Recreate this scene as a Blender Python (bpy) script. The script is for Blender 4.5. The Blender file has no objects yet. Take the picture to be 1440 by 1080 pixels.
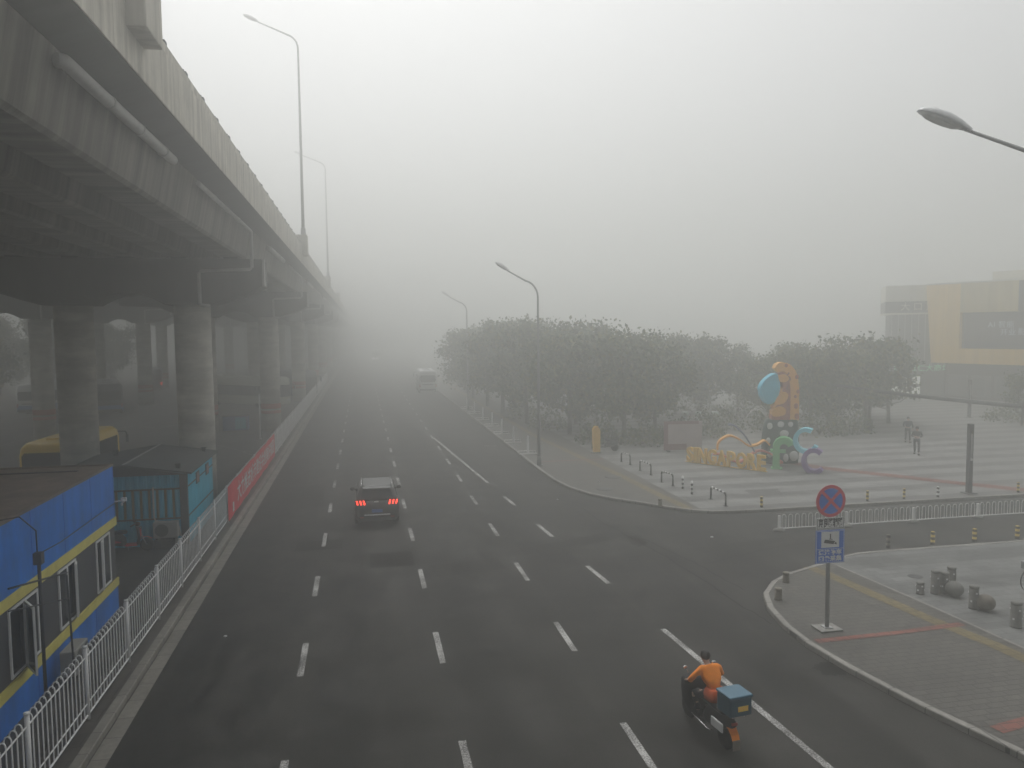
import bpy, bmesh, math, random
from mathutils import Vector, Matrix, Euler
import numpy as np
R = math.radians
random.seed(7)
S = bpy.context.scene
COL = S.collection
SC = .985            # ground coordinates were read at street level; raised paving (0.12 m) sits this much nearer

# ------------------------------------------------------------------ render / world
S.render.engine = 'CYCLES'
S.cycles.volume_bounces = 3
S.cycles.max_bounces = 6
S.cycles.diffuse_bounces = 2
S.cycles.glossy_bounces = 2
S.cycles.transmission_bounces = 2
S.cycles.transparent_max_bounces = 6
S.cycles.use_denoising = True
S.cycles.use_adaptive_sampling = False
S.view_settings.view_transform = 'Standard'
S.view_settings.look = 'None'
S.view_settings.exposure = -0.07
S.view_settings.gamma = 1.0
W = bpy.data.worlds.new('World'); S.world = W; W.use_nodes = True
nt = W.node_tree; bg = nt.nodes['Background']
sky = nt.nodes.new('ShaderNodeTexSky'); sky.sky_type = 'NISHITA'; sky.sun_disc = False
SUN_EL, SUN_ROT = R(63), R(-8)
sky.sun_elevation = SUN_EL; sky.sun_rotation = SUN_ROT
sky.dust_density = 6.0; sky.air_density = 1.0
hs = nt.nodes.new('ShaderNodeHueSaturation'); hs.inputs['Saturation'].default_value = .10
nt.links.new(sky.outputs[0], hs.inputs['Color']); nt.links.new(hs.outputs[0], bg.inputs['Color'])
bg.inputs['Strength'].default_value = .15
sd = bpy.data.lights.new('sun', 'SUN'); sd.energy = .5; sd.angle = R(40); sd.color = (1, .965, .92)
so = bpy.data.objects.new('sun', sd); COL.objects.link(so)
so.rotation_euler = (R(90) - SUN_EL, 0, -SUN_ROT + R(180) - R(0))
# light travels down from azimuth SUN_ROT (clockwise from +Y) at elevation SUN_EL
sv = Vector((math.sin(SUN_ROT)*math.cos(SUN_EL), math.cos(SUN_ROT)*math.cos(SUN_EL), math.sin(SUN_EL)))
so.rotation_euler = sv.to_track_quat('Z', 'Y').to_euler()
so.location = (0, 0, 60)

# ------------------------------------------------------------------ camera
cd = bpy.data.cameras.new('camera'); cam = bpy.data.objects.new('camera', cd); COL.objects.link(cam)
cd.sensor_width = 36; cd.lens = 27.0; cd.clip_end = 3000; cd.clip_start = .05
y_, p_, r_ = R(11.0), R(3.97), R(.58)
fw = Vector((math.sin(y_)*math.cos(p_), math.cos(y_)*math.cos(p_), -math.sin(p_)))
r0 = Vector((math.cos(y_), -math.sin(y_), 0)); u0 = r0.cross(fw)
rt = r0*math.cos(r_) - u0*math.sin(r_); up = u0*math.cos(r_) + r0*math.sin(r_)
m = Matrix((rt, up, -fw)).transposed().to_4x4(); m.translation = (0, 0, 8.0)
cam.matrix_world = m
S.camera = cam

# ------------------------------------------------------------------ materials
def _n(nt, t, **k):
    n = nt.nodes.new(t)
    for a, b in k.items():
        if a in n.inputs: n.inputs[a].default_value = b
        else: setattr(n, a, b)
    return n
def mat(name, col, rough=.7, var=.12, scale=2.0, metal=0.0, bump=0.0, coord='Object', streak=None, emis=None, estr=0, spec=.5, coat=0, dirt=0):
    """Principled with two octaves of tonal variation, optional streaks (noise stretched by a vector) and bump."""
    m = bpy.data.materials.new(name); m.use_nodes = True
    nt = m.node_tree; L = nt.links; b = nt.nodes['Principled BSDF']
    b.inputs['Roughness'].default_value = rough; b.inputs['Metallic'].default_value = metal
    b.inputs['Specular IOR Level'].default_value = spec
    if coat: b.inputs['Coat Weight'].default_value = coat; b.inputs['Coat Roughness'].default_value = .08
    c4 = (*col, 1)
    if var or streak or dirt:
        if coord == 'Position':
            src = _n(nt, 'ShaderNodeNewGeometry').outputs['Position']
        else:
            src = _n(nt, 'ShaderNodeTexCoord').outputs['Object']
        no = _n(nt, 'ShaderNodeTexNoise', Scale=scale, Detail=8.0, Roughness=.65); L.new(src, no.inputs['Vector'])
        mr = _n(nt, 'ShaderNodeMapRange'); L.new(no.outputs['Fac'], mr.inputs['Value'])
        mr.inputs[1].default_value = .3; mr.inputs[2].default_value = .7
        mr.inputs[3].default_value = 1-var; mr.inputs[4].default_value = 1+var
        fac = mr.outputs[0]
        if streak:
            mp = _n(nt, 'ShaderNodeMapping'); mp.inputs['Scale'].default_value = streak[:3]; L.new(src, mp.inputs['Vector'])
            n2 = _n(nt, 'ShaderNodeTexNoise', Scale=1.0, Detail=5.0, Roughness=.6); L.new(mp.outputs[0], n2.inputs['Vector'])
            m2 = _n(nt, 'ShaderNodeMapRange'); L.new(n2.outputs['Fac'], m2.inputs['Value'])
            m2.inputs[1].default_value = .35; m2.inputs[2].default_value = .65
            m2.inputs[3].default_value = 1-streak[3]; m2.inputs[4].default_value = 1+streak[3]*.5
            mu = _n(nt, 'ShaderNodeMath', operation='MULTIPLY'); L.new(fac, mu.inputs[0]); L.new(m2.outputs[0], mu.inputs[1]); fac = mu.outputs[0]
        vm = _n(nt, 'ShaderNodeVectorMath', operation='SCALE'); vm.inputs[0].default_value = col; L.new(fac, vm.inputs['Scale'])
        out = vm.outputs[0]
        if dirt:
            n3 = _n(nt, 'ShaderNodeTexNoise', Scale=scale*.45, Detail=6.0, Roughness=.7); L.new(src, n3.inputs['Vector'])
            m3 = _n(nt, 'ShaderNodeMapRange'); L.new(n3.outputs['Fac'], m3.inputs['Value'])
            m3.inputs[1].default_value = .48; m3.inputs[2].default_value = .72; m3.inputs[4].default_value = dirt
            mx = _n(nt, 'ShaderNodeMix', data_type='RGBA'); L.new(m3.outputs[0], mx.inputs[0]); L.new(out, mx.inputs[6])
            mx.inputs[7].default_value = (.10, .085, .065, 1); out = mx.outputs[2]
        L.new(out, b.inputs['Base Color'])
        if bump:
            bp = _n(nt, 'ShaderNodeBump', Strength=bump, Distance=.02); L.new(no.outputs['Fac'], bp.inputs['Height']); L.new(bp.outputs[0], b.inputs['Normal'])
    else:
        b.inputs['Base Color'].default_value = c4
    if emis:
        b.inputs['Emission Color'].default_value = (*emis, 1); b.inputs['Emission Strength'].default_value = estr
    return m

def paving(name, c1, c2, mortar, bw, rh, var=.18, stripe=None, rough=.75, msize=.012):
    """Stone paving in world coordinates: running-bond slabs, blotchy wear, optional darker courses every so many metres."""
    m = bpy.data.materials.new(name); m.use_nodes = True
    nt = m.node_tree; L = nt.links; b = nt.nodes['Principled BSDF']; b.inputs['Roughness'].default_value = rough
    pos = _n(nt, 'ShaderNodeNewGeometry').outputs['Position']
    br = _n(nt, 'ShaderNodeTexBrick', Scale=1.0); L.new(pos, br.inputs['Vector'])
    br.inputs['Color1'].default_value = (*c1, 1); br.inputs['Color2'].default_value = (*c2, 1); br.inputs['Mortar'].default_value = (*mortar, 1)
    br.inputs['Mortar Size'].default_value = msize; br.inputs['Brick Width'].default_value = bw; br.inputs['Row Height'].default_value = rh
    br.inputs['Bias'].default_value = 0.0; br.inputs['Mortar Smooth'].default_value = .2
    out = br.outputs['Color']
    if stripe:
        sx = _n(nt, 'ShaderNodeSeparateXYZ'); L.new(pos, sx.inputs[0])
        nz = _n(nt, 'ShaderNodeTexNoise', Scale=.25, Detail=3.0); L.new(pos, nz.inputs['Vector'])
        ad = _n(nt, 'ShaderNodeMath', operation='MULTIPLY_ADD'); L.new(nz.outputs['Fac'], ad.inputs[0]); ad.inputs[1].default_value = .5; L.new(sx.outputs['Y'], ad.inputs[2])
        dv = _n(nt, 'ShaderNodeMath', operation='DIVIDE'); L.new(ad.outputs[0], dv.inputs[0]); dv.inputs[1].default_value = stripe[0]
        fr = _n(nt, 'ShaderNodeMath', operation='FRACT'); L.new(dv.outputs[0], fr.inputs[0])
        lt = _n(nt, 'ShaderNodeMapRange'); L.new(fr.outputs[0], lt.inputs['Value'])
        lt.inputs[1].default_value = stripe[1]; lt.inputs[2].default_value = stripe[1]+.06; lt.inputs[3].default_value = 1.0; lt.inputs[4].default_value = stripe[2]
        vs = _n(nt, 'ShaderNodeVectorMath', operation='SCALE'); L.new(out, vs.inputs[0]); L.new(lt.outputs[0], vs.inputs['Scale']); out = vs.outputs[0]
    for sc, v in ((.6, var), (7.0, var*.8)):
        no = _n(nt, 'ShaderNodeTexNoise', Scale=sc, Detail=7.0, Roughness=.7); L.new(pos, no.inputs['Vector'])
        mr = _n(nt, 'ShaderNodeMapRange'); L.new(no.outputs['Fac'], mr.inputs['Value'])
        mr.inputs[1].default_value = .3; mr.inputs[2].default_value = .7; mr.inputs[3].default_value = 1-v; mr.inputs[4].default_value = 1+v
        vs = _n(nt, 'ShaderNodeVectorMath', operation='SCALE'); L.new(out, vs.inputs[0]); L.new(mr.outputs[0], vs.inputs['Scale']); out = vs.outputs[0]
    L.new(out, b.inputs['Base Color'])
    bp = _n(nt, 'ShaderNodeBump', Strength=.4, Distance=.01); L.new(br.outputs['Fac'], bp.inputs['Height']); bp.invert = True; L.new(bp.outputs[0], b.inputs['Normal'])
    return m

def asphalt(name, base, oil=.55):
    """Worn asphalt: aggregate speckle, broad mottling, tyre-polished bands along the road and oil drips."""
    m = bpy.data.materials.new(name); m.use_nodes = True
    nt = m.node_tree; L = nt.links; b = nt.nodes['Principled BSDF']
    pos = _n(nt, 'ShaderNodeNewGeometry').outputs['Position']
    def noise(scale, detail, vec=None, mul=None):
        v = pos
        if mul:
            mp = _n(nt, 'ShaderNodeMapping'); mp.inputs['Scale'].default_value = mul; L.new(pos, mp.inputs['Vector']); v = mp.outputs[0]
        n = _n(nt, 'ShaderNodeTexNoise', Scale=scale, Detail=detail, Roughness=.65); L.new(v, n.inputs['Vector']); return n.outputs['Fac']
    def rng(v, a, b_, c, d):
        r = _n(nt, 'ShaderNodeMapRange'); L.new(v, r.inputs['Value'])
        for i, x in enumerate((a, b_, c, d)): r.inputs[i+1].default_value = x
        return r.outputs[0]
    def mul(a, c):
        k = _n(nt, 'ShaderNodeMath', operation='MULTIPLY'); L.new(a, k.inputs[0]); L.new(c, k.inputs[1]); return k.outputs[0]
    speck = rng(noise(38, 4), .3, .7, .5, 1.5)
    grit = rng(noise(14, 4), .35, .65, .88, 1.12)
    mott = rng(noise(.35, 6), .32, .68, .72, 1.22)
    band = rng(noise(1, 4, mul=(1.1, .035, 1)), .35, .65, .76, 1.14)
    cross = rng(noise(1, 5, mul=(.25, .9, 1)), .40, .70, 1.06, .86)
    oilm = rng(noise(1.5, 7, mul=(1.0, .5, 1)), .47, .60, 1.08, oil)
    # oil and drips gather in the two lanes by the viaduct where the drain spouts empty
    sx = _n(nt, 'ShaderNodeSeparateXYZ'); L.new(pos, sx.inputs[0])
    lane = rng(sx.outputs['X'], -2.2, .8, 1.0, 0.0)
    om = _n(nt, 'ShaderNodeMix', data_type='FLOAT'); L.new(lane, om.inputs[0]); om.inputs[2].default_value = 1.0; L.new(oilm, om.inputs[3])
    ax = _n(nt, 'ShaderNodeMath', operation='MULTIPLY_ADD'); L.new(noise(1, 3, mul=(.3, .05, 1)), ax.inputs[0]); ax.inputs[1].default_value = 1.2; L.new(sx.outputs['X'], ax.inputs[2])
    sn = _n(nt, 'ShaderNodeMath', operation='MULTIPLY'); L.new(ax.outputs[0], sn.inputs[0]); sn.inputs[1].default_value = 2*math.pi/3.33
    cs = _n(nt, 'ShaderNodeMath', operation='COSINE'); L.new(sn.outputs[0], cs.inputs[0])
    grime = rng(cs.outputs[0], .1, 1.0, 1.06, .74)
    f = mul(mul(mul(mul(speck, grit), grime), mul(mott, band)), mul(cross, om.outputs[0]))
    vm = _n(nt, 'ShaderNodeVectorMath', operation='SCALE'); vm.inputs[0].default_value = base; L.new(f, vm.inputs['Scale'])
    L.new(vm.outputs[0], b.inputs['Base Color'])
    L.new(rng(noise(.5, 5), .3, .7, .72, .95), b.inputs['Roughness'])
    b.inputs['Specular IOR Level'].default_value = .3
    bp = _n(nt, 'ShaderNodeBump', Strength=.35, Distance=.008); L.new(noise(55, 3), bp.inputs['Height']); L.new(bp.outputs[0], b.inputs['Normal'])
    return m

def paint(name, col, keep=.5, rough=.7):
    """Road paint worn through to the asphalt in flecks."""
    m = bpy.data.materials.new(name); m.use_nodes = True
    nt = m.node_tree; L = nt.links; b = nt.nodes['Principled BSDF']; b.inputs['Roughness'].default_value = rough
    pos = _n(nt, 'ShaderNodeNewGeometry').outputs['Position']
    n = _n(nt, 'ShaderNodeTexNoise', Scale=28.0, Detail=5.0, Roughness=.75); L.new(pos, n.inputs['Vector'])
    n2 = _n(nt, 'ShaderNodeTexNoise', Scale=1.3, Detail=3.0); L.new(pos, n2.inputs['Vector'])
    ad = _n(nt, 'ShaderNodeMath', operation='MULTIPLY_ADD'); L.new(n2.outputs['Fac'], ad.inputs[0]); ad.inputs[1].default_value = .35; L.new(n.outputs['Fac'], ad.inputs[2])
    r = _n(nt, 'ShaderNodeMapRange'); L.new(ad.outputs[0], r.inputs['Value']); r.inputs[1].default_value = keep+.06; r.inputs[2].default_value = keep+.24
    mx = _n(nt, 'ShaderNodeMix', data_type='RGBA'); L.new(r.outputs[0], mx.inputs[0])
    mx.inputs[6].default_value = (*col, 1); mx.inputs[7].default_value = (.045, .043, .04, 1)
    L.new(mx.outputs[2], b.inputs['Base Color'])
    return m

M = {}
M['ground'] = asphalt('ground_dirt', (.05, .048, .044), .8)
M['road'] = asphalt('road_asphalt', (.030, .0287, .0258))
M['yard'] = asphalt('yard_asphalt', (.060, .058, .052), .7)
M['crack'] = mat('crack_tar', (.012, .012, .012), .95, .3, 6, coord='Position', spec=.1)
M['patch'] = mat('asphalt_patch', (.022, .021, .019), .95, .3, 9, coord='Position', spec=.15)
M['patch_pale'] = mat('asphalt_patch_pale', (.038, .037, .034), .95, .3, 7, coord='Position', spec=.15)
M['damp'] = mat('damp_patch', (.019, .0185, .0175), .95, .35, 3, coord='Position', spec=.1)
M['rpaint'] = paint('road_paint', (.52, .52, .50), .50)
M['wpaint'] = paint('worn_paint', (.38, .38, .36), .44)
M['kerb'] = paving('kerb_stone', (.25, .24, .22), (.21, .20, .185), (.06, .06, .055), .9, .9, .22)
M['lkerb'] = paving('left_kerb_stone', (.23, .22, .19), (.185, .175, .15), (.06, .055, .05), .8, .8, .3)
M['walk'] = paving('sidewalk_block', (.092, .087, .076), (.075, .072, .064), (.04, .038, .034), .4, .2, .25)
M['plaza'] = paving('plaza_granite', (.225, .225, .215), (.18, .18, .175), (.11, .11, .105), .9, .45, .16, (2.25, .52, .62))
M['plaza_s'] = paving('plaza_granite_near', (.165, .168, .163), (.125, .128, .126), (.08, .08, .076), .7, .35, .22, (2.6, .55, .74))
M['tactile'] = paving('tactile_yellow', (.175, .135, .055), (.14, .11, .048), (.06, .055, .035), .3, .3, .25)
M['redtile'] = paving('red_tile', (.22, .075, .055), (.175, .065, .048), (.06, .045, .04), .4, .2, .25)
M['darktile'] = paving('dark_tile', (.10, .10, .097), (.085, .085, .08), (.05, .05, .05), .5, .5)
M['verge'] = paving('verge_slab', (.066, .06, .05), (.052, .048, .04), (.028, .025, .022), .5, .5, .35)
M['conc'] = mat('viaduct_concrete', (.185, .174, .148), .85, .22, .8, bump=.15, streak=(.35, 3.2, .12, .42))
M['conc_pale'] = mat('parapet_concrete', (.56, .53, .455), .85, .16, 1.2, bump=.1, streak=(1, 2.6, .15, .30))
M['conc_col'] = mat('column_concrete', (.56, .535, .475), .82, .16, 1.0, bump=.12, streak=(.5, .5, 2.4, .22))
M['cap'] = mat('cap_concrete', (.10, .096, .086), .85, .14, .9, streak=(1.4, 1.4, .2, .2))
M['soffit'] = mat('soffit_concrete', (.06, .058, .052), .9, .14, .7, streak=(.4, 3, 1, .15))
M['pipe'] = mat('pipe_grey', (.40, .395, .375), .6, .12, 3)
M['band_red'] = mat('band_red', (.42, .12, .07), .7, .2, 3)
M['steel'] = mat('galvanised_steel', (.40, .41, .41), .45, .10, 4, metal=.6)
M['pole_grey'] = mat('pole_grey_paint', (.30, .305, .30), .5, .1, 4)
M['lamp_shell'] = mat('lamp_shell', (.68, .69, .69), .45, .08, 5)
M['lamp_lens'] = mat('lamp_lens', (.68, .68, .66), .35, .15, 9)
M['white'] = mat('white_paint', (.82, .82, .81), .5, .08, 3, dirt=.2)
M['white_clean'] = mat('white_clean', (.76, .77, .77), .45, .04, 3)
M['black'] = mat('black_paint', (.02, .02, .021), .5, .2, 6)
M['rubber'] = mat('tyre_rubber', (.022, .022, .022), .85, .2, 8)
M['yellow'] = mat('yellow_paint', (.62, .44, .05), .5, .08, 4)
M['byellow'] = mat('bus_yellow', (.92, .62, .02), .35, .06, 3, coat=.3)
M['band_yellow'] = mat('band_yellow', (.72, .64, .15), .6, .10, 3, dirt=.2)
M['blue_wall'] = mat('blue_wall', (.008, .20, .72), .6, .10, 1.6, streak=(2.2, 2.2, .25, .16), dirt=.28)
M['grey_wall'] = mat('charcoal_wall', (.062, .064, .070), .7, .14, 1.5)
M['roof_brown'] = mat('roof_brown', (.20, .155, .12), .9, .35, 1.6, dirt=.6)
M['teal'] = mat('teal_corrugated', (.02, .40, .58), .55, .12, 1.2, streak=(4, 4, .3, .2), dirt=.25)
M['teal_lit_side'] = mat('teal_lit_side', (.04, .50, .70), .55, .10, 1.2, streak=(.4, 6, .3, .12), dirt=.15)  # brighter copy of the hut teal: daylight on the road-side wall put into colour
M['roof_grey'] = mat('hut_roof_grey', (.060, .068, .068), .8, .14, 1.4, streak=(.4, 2.5, 1, .12))
M['olive'] = mat('olive_strip', (.16, .13, .03), .7, .2, 3)
M['dark'] = mat('dark_trim', (.035, .037, .04), .6, .15, 4)
M['glass'] = mat('dark_glass', (.02, .023, .026), .12, .1, 2, spec=.6)
M['glass_soft'] = mat('grey_glass', (.10, .115, .125), .15, .1, 2, spec=.6)
M['ac'] = mat('ac_casing', (.33, .33, .31), .55, .08, 3, dirt=.3)
M['ac_dark'] = mat('ac_grille', (.10, .10, .095), .7, .2, 8)
M['red'] = mat('red_gloss', (.55, .02, .02), .3, .06, 4, coat=.4)
M['banner'] = mat('red_banner', (.74, .035, .055), .75, .10, 1.5, streak=(1, .5, 4, .08))
M['chrome'] = mat('chrome', (.75, .75, .76), .2, .05, 4, metal=.9)
M['car'] = mat('car_brown_black', (.036, .030, .027), .28, .08, 2, coat=.6)
M['car_roof'] = mat('car_roof_black', (.03, .032, .034), .35, .06, 2, spec=.5)
M['tail'] = mat('tail_light_lit', (.5, .02, .01), .3, 0, emis=(1, .06, .03), estr=3.2)
M['tail_dim'] = mat('tail_light', (.35, .03, .02), .3, .1, 5)
M['head'] = mat('headlight_lit', (.9, .9, .85), .2, 0, emis=(1, .93, .8), estr=9)
M['plate'] = mat('plate_blue', (.10, .20, .48), .5, .1, 8)
M['signblue'] = mat('sign_blue', (.02, .14, .60), .5, .05, 4)
M['signred'] = mat('sign_red', (.62, .035, .07), .5, .06, 4)
M['signwhite'] = mat('sign_white', (.70, .71, .70), .5, .05, 4)
M['ink'] = mat('sign_ink', (.02, .02, .02), .6, 0)
M['orange'] = mat('orange_cloth', (.88, .26, .015), .85, .12, 6)
M['orange_dark'] = mat('orange_cloth_dark', (.50, .09, .02), .85, .15, 6)
M['skin'] = mat('skin', (.50, .33, .25), .6, .06, 6)
M['hair'] = mat('hair_black', (.018, .016, .015), .6, .2, 20)
M['cloth_dark'] = mat('dark_cloth', (.03, .031, .034), .9, .2, 6)
M['cloth_navy'] = mat('navy_cloth', (.035, .04, .055), .9, .2, 6)
M['shoe'] = mat('shoe', (.03, .028, .026), .6, .1, 6)
M['box_blue'] = mat('box_blue', (.018, .075, .11), .5, .1, 5, dirt=.15)
M['box_lid'] = mat('box_lid_blue', (.05, .135, .20), .4, .08, 5)
M['stone'] = mat('carved_stone', (.165, .162, .15), .85, .3, 6, bump=.4)
M['stone_ball'] = mat('stone_ball', (.16, .14, .115), .85, .22, 6, bump=.3)
M['beige'] = mat('beige_stone', (.19, .17, .135), .85, .18, 6)
M['pad'] = mat('pad_concrete', (.24, .235, .22), .85, .2, 4)
M['bark'] = mat('bark', (.10, .085, .07), .9, .3, 6, bump=.4)
M['leaf_a'] = mat('leaf_green', (.062, .098, .026), .7, .25, 1.1)
M['leaf_b'] = mat('leaf_dark', (.042, .066, .022), .7, .25, 1.1)
M['leaf_c'] = mat('leaf_yellow', (.17, .165, .04), .7, .25, 1.1)
M['soil'] = mat('soil', (.06, .05, .04), .95, .3, 4)
M['tan_panel'] = mat('tan_panel', (.92, .60, .15), .6, .08, .5, streak=(2.2, 2.2, .05, .10))
M['pale_panel'] = mat('pale_panel', (.66, .54, .26), .6, .08, .5, streak=(1.2, 1.2, .05, .14))
M['off_white'] = mat('off_white_panel', (.72, .70, .60), .6, .06, .6)
M['bldg_grey'] = mat('building_grey', (.14, .145, .15), .7, .1, .4, streak=(1.6, 1.6, .05, .2))
M['bldg_dark'] = mat('building_dark', (.055, .055, .06), .5, .15, .6)
M['tower'] = mat('tower_grey', (.16, .165, .17), .8, .1, .2)
M['led_green'] = mat('led_green', (.2, .5, .3), .5, 0, emis=(.45, .95, .6), estr=.45)
M['lit_window'] = mat('lit_window', (.7, .72, .66), .4, 0, emis=(.9, .95, .85), estr=.75)
M['screen'] = mat('screen_dark', (.045, .05, .062), .35, .08, .6)
M['screen_text'] = mat('screen_text', (.3, .34, .38), .5, 0, emis=(.6, .7, .8), estr=.35)
M['let_yellow'] = mat('letter_yellow', (.88, .55, .07), .45, .08, 3)
M['let_green'] = mat('letter_green', (.17, .55, .22), .45, .08, 3)
M['let_cyan'] = mat('letter_cyan', (.25, .72, .86), .45, .08, 3)
M['let_purple'] = mat('letter_purple', (.22, .12, .36), .45, .12, 3)
M['rib_red'] = mat('ribbon_red', (.75, .20, .12), .45, .12, 2)
M['rib_blue'] = mat('ribbon_slate', (.20, .22, .33), .4, .15, 2)
M['sc_orange'] = mat('sculpture_orange', (.88, .42, .05), .5, .08, 3)
M['sc_brown'] = mat('sculpture_brown', (.50, .14, .06), .55, .18, 4)
M['sc_blue'] = mat('sculpture_blue', (.08, .52, .72), .5, .08, 3)
M['sc_green'] = mat('sculpture_dark_green', (.022, .065, .060), .5, .15, 3)
M['sc_grey'] = mat('sculpture_grey_green', (.15, .22, .17), .5, .1, 3)
M['totem'] = mat('totem_yellow', (.85, .50, .05), .5, .08, 3)
M['board'] = mat('board_grey', (.50, .43, .43), .6, .12, 1)
M['board_red'] = mat('board_red', (.27, .15, .155), .6, .15, 2)
M['pot_white'] = mat('pot_white', (.62, .72, .68), .4, .05, 4)
M['bus_white'] = mat('bus_white', (.62, .63, .62), .4, .05, 2)
M['bus_blue'] = mat('bus_blue', (.06, .18, .42), .4, .06, 2)
M['bus_cream'] = mat('bus_cream', (.55, .56, .46), .4, .06, 2)
M['bus_dark'] = mat('bus_dark', (.07, .075, .09), .4, .1, 2)

# ------------------------------------------------------------------ mesh builder
class MB:
    def __init__(s): s.v = []; s.f = []; s.mi = []; s.sm = []
    def add(s, vs, fs, mi=0, smooth=False):
        o = len(s.v); s.v += [tuple(v) for v in vs]
        for f in fs: s.f.append(tuple(i+o for i in f)); s.mi.append(mi); s.sm.append(smooth)
        return s
    def box(s, c, d, mi=0, rz=0, M4=None):
        x, y, z = (k/2 for k in d)
        vs = [Vector((a*x, b*y, e*z)) for e in (-1, 1) for b in (-1, 1) for a in (-1, 1)]
        Rm = Matrix.Rotation(rz, 3, 'Z') if M4 is None else M4
        vs = [Rm @ v + Vector(c) for v in vs]
        return s.add(vs, [(0, 2, 3, 1), (4, 5, 7, 6), (0, 1, 5, 4), (2, 6, 7, 3), (0, 4, 6, 2), (1, 3, 7, 5)], mi)
    def b2(s, a, b, mi=0):
        return s.box([(a[i]+b[i])/2 for i in range(3)], [abs(b[i]-a[i]) for i in range(3)], mi)
    def tube(s, pts, r, n=8, mi=0, caps=True, smooth=True):
        pts = [Vector(p) for p in pts]; rr = r if isinstance(r, (list, tuple)) else [r]*len(pts)
        vs = []; fs = []; t0 = None
        for i, p in enumerate(pts):
            t = (pts[min(i+1, len(pts)-1)] - pts[max(i-1, 0)]).normalized()
            if t0 is None:
                a = Vector((0, 0, 1)) if abs(t.z) < .9 else Vector((1, 0, 0)); u = t.cross(a).normalized()
            else:
                u = (u - t*u.dot(t)).normalized()
            w = t.cross(u); t0 = t
            vs += [p + (u*math.cos(2*math.pi*k/n) + w*math.sin(2*math.pi*k/n))*rr[i] for k in range(n)]
        for i in range(len(pts)-1):
            for k in range(n):
                a, b = i*n+k, i*n+(k+1) % n; fs.append((a, b, b+n, a+n))
        s.add(vs, fs, mi, smooth)
        if caps: s.add(vs[:n], [tuple(range(n))[::-1]], mi); s.add(vs[-n:], [tuple(range(n))], mi)
        return s
    def lathe(s, prof, c=(0, 0, 0), n=20, mi=0, axis='Z', smooth=True):
        vs = []; fs = []
        for r, z in prof:
            for k in range(n):
                a = 2*math.pi*k/n; p = (r*math.cos(a), r*math.sin(a), z)
                if axis == 'X': p = (p[2], p[0], p[1])
                if axis == 'Y': p = (p[1], p[2], p[0])
                vs.append((p[0]+c[0], p[1]+c[1], p[2]+c[2]))
        for i in range(len(prof)-1):
            for k in range(n): a, b = i*n+k, i*n+(k+1) % n; fs.append((a, b, b+n, a+n))
        s.add(vs, fs, mi, smooth)
        if prof[0][0] > 1e-4: s.add(vs[:n], [tuple(range(n))[::-1]], mi)
        if prof[-1][0] > 1e-4: s.add(vs[-n:], [tuple(range(n))], mi)
        return s
    def loft(s, rings, mi=0, caps=True, smooth=True):
        n = len(rings[0]); vs = [v for r in rings for v in r]; fs = []
        for i in range(len(rings)-1):
            for k in range(n): a, b = i*n+k, i*n+(k+1) % n; fs.append((a, b, b+n, a+n))
        s.add(vs, fs, mi, smooth)
        if caps: s.add(rings[0], [tuple(range(n))[::-1]], mi); s.add(rings[-1], [tuple(range(n))], mi)
        return s
    def prism(s, poly, axis, a, b, mi=0, smooth=False):
        """polygon in the plane across `axis`, extruded from a to b"""
        def P(p, t): return {'X': (t, p[0], p[1]), 'Y': (p[0], t, p[1]), 'Z': (p[0], p[1], t)}[axis]
        return s.loft([[P(p, a) for p in poly], [P(p, b) for p in poly]], mi, True, smooth)
    def ell(s, c, r, n=14, m=9, mi=0):
        pr = [(math.sin(math.pi*i/m), -math.cos(math.pi*i/m)) for i in range(m+1)]
        vs = []; fs = []
        for q, z in pr:
            for k in range(n): a = 2*math.pi*k/n; vs.append((c[0]+r[0]*q*math.cos(a), c[1]+r[1]*q*math.sin(a), c[2]+r[2]*z))
        for i in range(m):
            for k in range(n): a, b = i*n+k, i*n+(k+1) % n; fs.append((a, b, b+n, a+n))
        return s.add(vs, fs, mi, True)
    def quad(s, pts, mi=0): return s.add(pts, [tuple(range(len(pts)))], mi)
    def xf(s, M4, a=0):
        s.v = s.v[:a] + [tuple(M4 @ Vector(v)) for v in s.v[a:]]; return s

def rr(xh, y0, y1, r, z, n=4):
    """rounded rectangle ring in XY"""
    out = []
    for cx, cy, a0 in ((xh-r, y1-r, 0), (-xh+r, y1-r, 90), (-xh+r, y0+r, 180), (xh-r, y0+r, 270)):
        for k in range(n+1):
            a = R(a0 + 90*k/n); out.append((cx+r*math.cos(a), cy+r*math.sin(a), z))
    return out

def obj(name, mb, mats, parent=None, bevel=0, loc=None):
    me = bpy.data.meshes.new(name); me.from_pydata(mb.v, [], mb.f)
    if not isinstance(mats, (list, tuple)): mats = [mats]
    for q in mats: me.materials.append(q)
    me.polygons.foreach_set('material_index', mb.mi); me.polygons.foreach_set('use_smooth', mb.sm)
    bm = bmesh.new(); bm.from_mesh(me); bmesh.ops.remove_doubles(bm, verts=bm.verts, dist=1e-5)
    bmesh.ops.recalc_face_normals(bm, faces=bm.faces)
    bm.to_mesh(me); bm.free(); me.update()
    o = bpy.data.objects.new(name, me); COL.objects.link(o)
    if parent: o.parent = parent
    if loc: o.location = loc
    if bevel:
        b = o.modifiers.new('Bevel', 'BEVEL'); b.width = bevel; b.segments = 2; b.limit_method = 'ANGLE'; b.angle_limit = R(40)
    return o
def tag(o, label, cat, group=None):
    o['label'] = label; o['category'] = cat
    if group: o['group'] = group
    return o
def thing(name, label, cat, loc=(0, 0, 0), rz=0, group=None):
    o = bpy.data.objects.new(name, None); COL.objects.link(o); o.location = loc; o.rotation_euler = (0, 0, rz); o.empty_display_size = .2
    return tag(o, label, cat, group)
def struct(name, mb, mats, parent=None):
    o = obj(name, mb, mats, parent)
    if not parent: o['kind'] = 'structure'
    return o
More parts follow.
